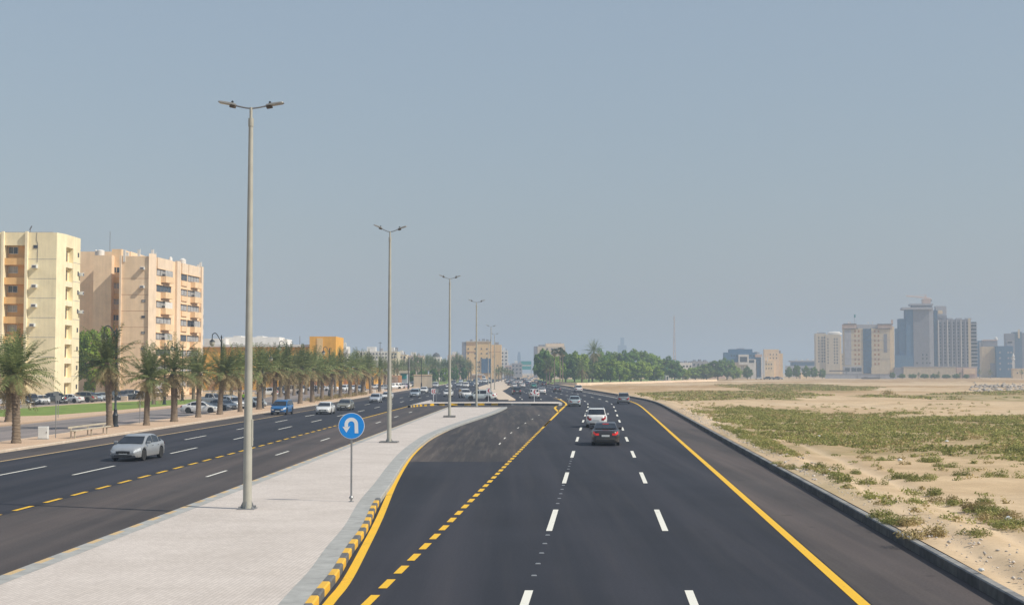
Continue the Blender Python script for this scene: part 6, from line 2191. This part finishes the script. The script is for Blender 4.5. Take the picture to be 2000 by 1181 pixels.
# ------------------------------------------------------------------ u-turn sign
x, y = G(686, 979, .19)
t = thing('traffic_sign', 'round blue u-turn sign with white arrow on a steel post on the median', 'traffic sign', (x, y, .186))
b = MB(); b.lathe([(.035, 0), (.035, 2.95)], 14); b.build('post', M['galv'], t, True)
b = MB(); b.lathe([(.07, .10), (.075, .16), (.05, .22)], 10); b.box(-.09, .09, -.09, .09, 0, .02); b.tube([(-.08, 0, .16), (.08, 0, .18)], .02, 6); b.build('clamp', M['galv'], t)
Rd = .485; zc = 2.80
b = MB()
dn = 64


def disc(b, r, y0, y1, m=0):
    v = [(r * math.cos(2 * math.pi * k / dn), y0, zc + r * math.sin(2 * math.pi * k / dn)) for k in range(dn)] + [(r * math.cos(2 * math.pi * k / dn), y1, zc + r * math.sin(2 * math.pi * k / dn)) for k in range(dn)]
    b.raw(v, [tuple(range(dn)), tuple(range(2 * dn - 1, dn - 1, -1))] + [(k, dn + k, dn + (k + 1) % dn, (k + 1) % dn) for k in range(dn)], m)


disc(b, Rd, -.052, -.036); plate = b.build('sign_plate', M['sign_white'], t)
b = MB(); disc(b, Rd - .018, -.056, -.053); b.build('sign_face', M['sign_blue'], plate)
b = MB()
# arrow in units of the zoomed photograph: disc centre (344,277), radius 131
U = Rd / 131.0
ux = lambda px: (px - 344) * U
uz = lambda py: zc - (py - 277) * U
outer, inner = [], []
cx_, cy_ = 342, 262
for k in range(25):
    a = math.pi * (1 - k / 24)
    outer.append((cx_ + 68 * math.cos(a), cy_ - 68 * math.sin(a)))
    inner.append((cx_ + 32 * math.cos(a), cy_ - 32 * math.sin(a)))
pathL = [(274, 290)] + outer + [(413, 350)]
pathI = [(310, 290)] + inner + [(377, 350)]
vs = []
for o_, i_ in zip(pathL, pathI):
    vs += [(ux(o_[0]), -.0605, uz(o_[1])), (ux(i_[0]), -.0605, uz(i_[1]))]
b.raw(vs, [(2 * k, 2 * k + 2, 2 * k + 3, 2 * k + 1) for k in range(len(pathL) - 1)])
b.face([(ux(p), -.0605, uz(q)) for p, q in ((252, 283), (274, 289), (310, 289), (333, 278), (294, 344))])
# give the arrow its own thin body
vs2 = list(b.v); fs2 = list(b.f)
b.raw([(x_, -.0565, z_) for x_, y_, z_ in vs2], [f_[::-1] for f_ in fs2])
b.build('arrow', M['sign_white'], plate)
b = MB(); b.box(-.05, .05, -.04, -.005, zc - .3, zc - .26); b.box(-.05, .05, -.04, -.005, zc + .26 - .2, zc + .1); b.build('bracket', M['galv'], t)

# ------------------------------------------------------------------ arrow boards on the crossing island
for px, py, pt, l_ in [(846.5, 784.5, 758.5, 'white board with red chevrons on a post at the left end of the crossing island'), (954, 783.5, 757, 'red and white arrow board in the middle of the crossing island'), (1043.5, 784, 759.5, 'red and white arrow board near the right end of the crossing island')]:
    x, y = G(px, py, .24)
    h = HZ(pt, y, px) - .24
    t = thing('arrow_board', l_, 'traffic sign', (x, y, .235), group='arrow boards on the crossing island')
    b = MB(); b.lathe([(.04, 0), (.04, h)], 10); b.box(-.1, .1, -.1, .1, 0, .03); b.build('post', M['sign_white'], t, True)
    bw, bh = .34, .42
    b = MB(); b.box(-bw, bw, -.07, -.045, h - 2 * bh, h); pl_ = b.build('sign_plate', M['sign_white'], t)
    for dx in ((-.2, .1) if px < 900 else (-.06,)):
        b = MB(); zc2 = h - bh; w_ = .15 if px < 900 else .2
        for sg in (1, -1):
            v = [(dx - .1, -.074, zc2), (dx - .1 + w_, -.074, zc2), (dx + .12 + w_, -.074, zc2 + sg * .34), (dx + .12, -.074, zc2 + sg * .34)]
            b.face(v if sg > 0 else v[::-1])
        b.build('chevron', M['sign_red'], pl_)
x, y = G(852.5, 784.5, .24); h = HZ(762, y, 852)
t = thing('sign_post', 'slim greenish post with a grey sign back right of the chevron board', 'sign post', (x, y, .235))
b = MB(); b.lathe([(.035, 0), (.035, h)], 8); b.build('post', M['galv'], t, True)
b = MB(); b.box(-.3, .3, -.06, -.04, h - .75, h); b.build('sign_plate', M['sign_back'], t)

# ------------------------------------------------------------------ pavement things, left
x, y = G(84.5, 857.5, .15)
t = thing('utility_box', 'pale grey utility box on the pavement right of the nearest palm', 'utility box', (x, y, .148), R(8))
b = MB(); b.box(-.34, .34, -.25, .25, .06, .92); b.build('cabinet', M['box_white'], t, bevel=.02)
b = MB(); b.box(-.37, .37, -.28, .28, 0, .06); b.build('plinth', M['concrete'], t)
b = MB(); b.box(-.31, .31, -.262, -.25, .10, .88); dq = b.build('door', M['box_white'], t)
b = MB(); b.box(.24, .27, -.285, -.262, .45, .57); b.build('handle', M['iron'], dq)
# long rail-like bench
p0, p1 = Vector(G(143, 856, .15)), Vector(G(211, 846, .15))
d = p1 - p0
t = thing('bench', 'long low cream bench rail on legs along the pavement beside the road', 'bench', (*(p0 + d / 2), .148), math.atan2(d.y, d.x))
Lb = d.length
b = MB(); b.box(-Lb / 2 - .3, Lb / 2 + .3, -.16, .16, .52, .60); b.build('seat', M['rail_cream'], t, bevel=.015)
b = MB(); b.box(-Lb / 2 - .3, Lb / 2 + .3, .25, .31, .72, .86); b.build('back_rail', M['rail_cream'], t, bevel=.015)
for k in (-.46, 0, .46):
    b = MB(); b.box(k * Lb - .05, k * Lb + .05, -.05, .05, 0, .52); b.box(k * Lb - .05, k * Lb + .05, .25, .31, 0, .74); b.build('leg', M['rail_cream'], t)
for px, py, pt, w_, l_ in [(108.5, 855, 764, .2, 'tall sign post with pale blue plate right of the utility box'), (113.5, 815, 772, .3, 'slim sign post on the far side of the service road by the lawn'), (273, 826, 763, .26, 'slim sign post with small dark plate left of the third palm')]:
    x, y = G(px, py, .15); h = HZ(pt, y, px) - .15
    t = thing('sign_post', l_, 'sign post', (x, y, .148))
    b = MB(); b.lathe([(.035, 0), (.035, h)], 8); b.build('post', M['galv'], t, True)
    b = MB(); b.box(-w_, w_, -.05, -.03, h - w_ * 1.6, h); b.build('sign_plate', M['sign_back'] if px < 200 else M['iron'], t)
# low concrete blocks at the back of the lawn
for px, py, l_ in [(51.5, 797.5, 'cream concrete block behind the nearest palm trunk by the lawn'), (243, 781, 'cream concrete block at the back of the lawn right of the second palm'), (333, 779, 'pale concrete block by the lawn beside the dark lamp post'), (347, 778, 'pale concrete block right of the fourth palm trunk')]:
    x, y = G(px, py, .1)
    b = MB(); b.box(-.55, .55, -.3, .3, 0, .75)
    o = b.build('concrete_block', M['beige_concrete'], bevel=.05); o.location = (x, y, .02); tag(o, l_, 'concrete block', 'concrete blocks by the lawn')
# kerb wall with pale stripes right of the palms
t = thing('barrier_row', 'low row of pale concrete barriers at the end of the palm row', 'barrier', (*G(728, 766, .1), .1))
for k in range(9):
    px = 712 + k * 4.2; py = 768.5 - k * .55
    x, y = G(px, py, .1)
    b = MB(); b.prism([(-.55, -.3), (.55, -.3), (.55, .3), (-.55, .3)], 0, .7); o = b.build('barrier_block', M['beige_concrete'] if k % 2 else M['white_wall'], t, bevel=.06)
    o.location = (x - t.location.x, y - t.location.y, -.05)
# poles of the far left
for px, py, pt, l_ in [(799, 757, 700, 'plain pale pole in front of the palm grove'), (742, 757, 668, 'tall dark mast left of the second street lamp'), (1880, 739.5, 700, 'lone thin pole before the long wall at the right')]:
    x, y = G(px, py, .1); h = HZ(pt, y, px)
    b = MB(); b.lathe([(.14, 0), (.10, h * .6), (.07, h), (.02, h + .1)], 10); b.box(-.5, .5, -.06, .06, h - .35, h - .25)
    o = b.build('utility_pole', M['galv'] if px == 799 else M['iron'], None, True); o.location = (x, y, .05); tag(o, l_, 'pole')

# ------------------------------------------------------------------ people
def skin(name, edges_pts, rad, edges, mat, parent, sub=2):
    me_ = bpy.data.meshes.new(name); me_.from_pydata(edges_pts, edges, []); me_.materials.append(mat)
    o = bpy.data.objects.new(name, me_); col.objects.link(o)
    md = o.modifiers.new('skin', 'SKIN'); md.use_smooth_shade = True
    sv = me_.skin_vertices[0].data if me_.skin_vertices else None
    if sv is None:
        bm = bmesh.new(); bm.from_mesh(me_); bm.verts.layers.skin.verify(); bm.to_mesh(me_); bm.free(); sv = me_.skin_vertices[0].data
    for k, r in enumerate(rad): sv[k].radius = r if isinstance(r, tuple) else (r, r)
    sv[0].use_root = True
    s_ = o.modifiers.new('sub', 'SUBSURF'); s_.levels = s_.render_levels = sub
    if parent: o.parent = parent
    return o


M['skin'] = simple('brown_skin', (0.26, 0.15, 0.09), .6)
M['hair'] = simple('black_hair', (0.015, 0.012, 0.01), .7)
M['vest'] = simple('yellow_green_vest', (0.42, 0.75, 0.03), .7, var=.08)
M['cloth_dark'] = simple('dark_cloth', (0.03, 0.035, 0.05), .9)
M['cloth_navy'] = simple('navy_cloth', (0.03, 0.05, 0.11), .9)


def person(px, py, z, label, top, legs, rz):
    x, y = G(px, py, z)
    t = thing('person', label, 'person', (x, y, z), rz)
    pts = [(0, 0, .95), (0, 0, 1.15), (0, 0, 1.38), (0, .01, 1.50), (0, -.01, 1.60), (0, -.01, 1.72), (.18, 0, 1.42), (.23, .02, 1.15), (.24, -.06, .90), (.245, -.09, .80), (-.18, 0, 1.42), (-.24, .0, 1.15), (-.25, -.04, .90), (-.255, -.06, .80),
           (.09, 0, .88), (.11, -.02, .48), (.11, .03, .09), (.12, -.13, .04), (-.09, 0, .88), (-.11, .04, .48), (-.11, .09, .09), (-.12, -.07, .04)]
    rad = [(.15, .11), (.14, .10), (.16, .11), .055, .085, .08, .055, .045, .035, .03, .055, .045, .035, .03, .085, .06, .045, .035, .085, .06, .045, .035]
    ed = [(0, 1), (1, 2), (2, 3), (3, 4), (4, 5), (2, 6), (6, 7), (7, 8), (8, 9), (2, 10), (10, 11), (11, 12), (12, 13), (0, 14), (14, 15), (15, 16), (16, 17), (0, 18), (18, 19), (19, 20), (20, 21)]
    skin('body', pts, rad, ed, M['skin'], t)
    sl_ = [0, 1, 2, 6, 7, 10, 11]
    mp = {v: k for k, v in enumerate(sl_)}
    skin('shirt', [pts[v] for v in sl_], [(.19, .15), (.18, .14), (.19, .14), .085, .07, .085, .07], [(mp[a], mp[c]) for a, c in ed if a in mp and c in mp], top, t)
    sl_ = [0, 14, 15, 16, 18, 19, 20]
    mp = {v: k for k, v in enumerate(sl_)}
    skin('trousers', [pts[v] for v in sl_], [(.18, .14), .115, .09, .075, .115, .09, .075], [(mp[a], mp[c]) for a, c in ed if a in mp and c in mp], legs, t)
    b = MB(); b.lathe([(.02, .13), (.07, .115), (.10, .06), (.105, -.01), (.09, -.05)], 12, c=(0, .012, 1.68)); b.build('hair', M['hair'], t, True, 80)


person(475.5, 789, .15, 'worker in a bright yellow green vest just left of the nearest lamp pole', M['vest'], M['cloth_navy'], R(150))
person(616.5, 766, .1, 'person in dark clothes standing by the white cars before the orange hall', M['cloth_dark'], M['cloth_dark'], R(20))
# bits of litter on the sand
for px, py, l_ in [(1600, 853, 'white litter in the scrub left of the middle'), (1849, 864, 'white bag lying in the scrub, right of the middle'), (1757, 902, 'pale blue litter on the bare sand'), (1969, 1022, 'white litter near the right edge of the field'), (1917, 1118, 'pale stone block behind the near kerb')]:
    x, y = G(px, py, .3)
    bm = bmesh.new(); bmesh.ops.create_icosphere(bm, subdivisions=2, radius=.10 if py < 1100 else .06)
    for v in bm.verts: v.co = Vector((v.co.x * rng.uniform(.9, 1.5), v.co.y * rng.uniform(.7, 1.2), v.co.z * rng.uniform(.5, .9)))
    me_ = bpy.data.meshes.new('litter'); bm.to_mesh(me_); bm.free(); me_.materials.append(M['litter'])
    o = bpy.data.objects.new('litter', me_); col.objects.link(o); o.location = (x, y, float(field_z(x, y)) + .1); tag(o, l_, 'litter', 'litter on the field')
# ------------------------------------------------------------------ air, light, camera
HZD = 0.00050
b = MB(); b.box(-5200, 5200, -600, 5200, -1.5, 92)
hm, nt, bs = new_mat('haze')
nt.nodes.remove(bs)
pv = N(nt, 'ShaderNodeVolumePrincipled')
pv.inputs['Color'].default_value = (0.475, 0.598, 0.765, 1)
pv.inputs['Density'].default_value = HZD
pv.inputs['Anisotropy'].default_value = 0.0
nt.links.new(pv.outputs[0], nt.nodes['Material Output'].inputs['Volume'])
tag(b.build('haze', hm), 'thin pale haze over the whole place', 'haze', kind='stuff')

EL, AZ = 44.0, 110.5     # azimuth clockwise from +Y
w = bpy.data.worlds.new('World'); sc.world = w
w.use_nodes = True
nt = w.node_tree
bg = nt.nodes['Background']
sky = N(nt, 'ShaderNodeTexSky', sky_type='NISHITA')
sky.sun_disc = False
sky.sun_elevation = R(EL); sky.sun_rotation = R(AZ)
sky.air_density = 1.8; sky.dust_density = 1.2; sky.ozone_density = 2.5
hs = N(nt, 'ShaderNodeHueSaturation')
hs.inputs['Saturation'].default_value = 0.9
nt.links.new(sky.outputs[0], hs.inputs['Color'])
nt.links.new(mix(nt, 0.65, hs.outputs[0], (3.0, 3.75, 4.85)), bg.inputs['Color'])   # dusty, almost even sky
bg.inputs['Strength'].default_value = 0.088

sd = bpy.data.lights.new('sun', 'SUN'); sd.energy = 3.9; sd.angle = R(0.6); sd.color = (1.0, 0.91, 0.77)
so = bpy.data.objects.new('sun', sd); col.objects.link(so)
dirv = Vector((math.sin(R(AZ)) * math.cos(R(EL)), math.cos(R(AZ)) * math.cos(R(EL)), math.sin(R(EL))))
so.rotation_euler = dirv.to_track_quat('Z', 'Y').to_euler()
so.location = (60, -20, 60)

cd = bpy.data.cameras.new('camera'); cam = bpy.data.objects.new('camera', cd); col.objects.link(cam)
cam.location = (0, 0, CAMH)
cam.rotation_euler = (math.pi / 2 + PITCH, 0, 0)
cd.sensor_width = 36; cd.sensor_fit = 'HORIZONTAL'; cd.lens = F / 2000 * 36
cd.clip_start = 0.1; cd.clip_end = 9000
sc.camera = cam
sc.view_settings.view_transform = 'Standard'
sc.view_settings.look = 'None'
sc.view_settings.exposure = 0.3
sc.view_settings.gamma = 1.0
sc.cycles.use_denoising = True
sc.cycles.max_bounces = 6
sc.cycles.volume_bounces = 1
sc.cycles.transparent_max_bounces = 8
sc.cycles.caustics_reflective = sc.cycles.caustics_refractive = False
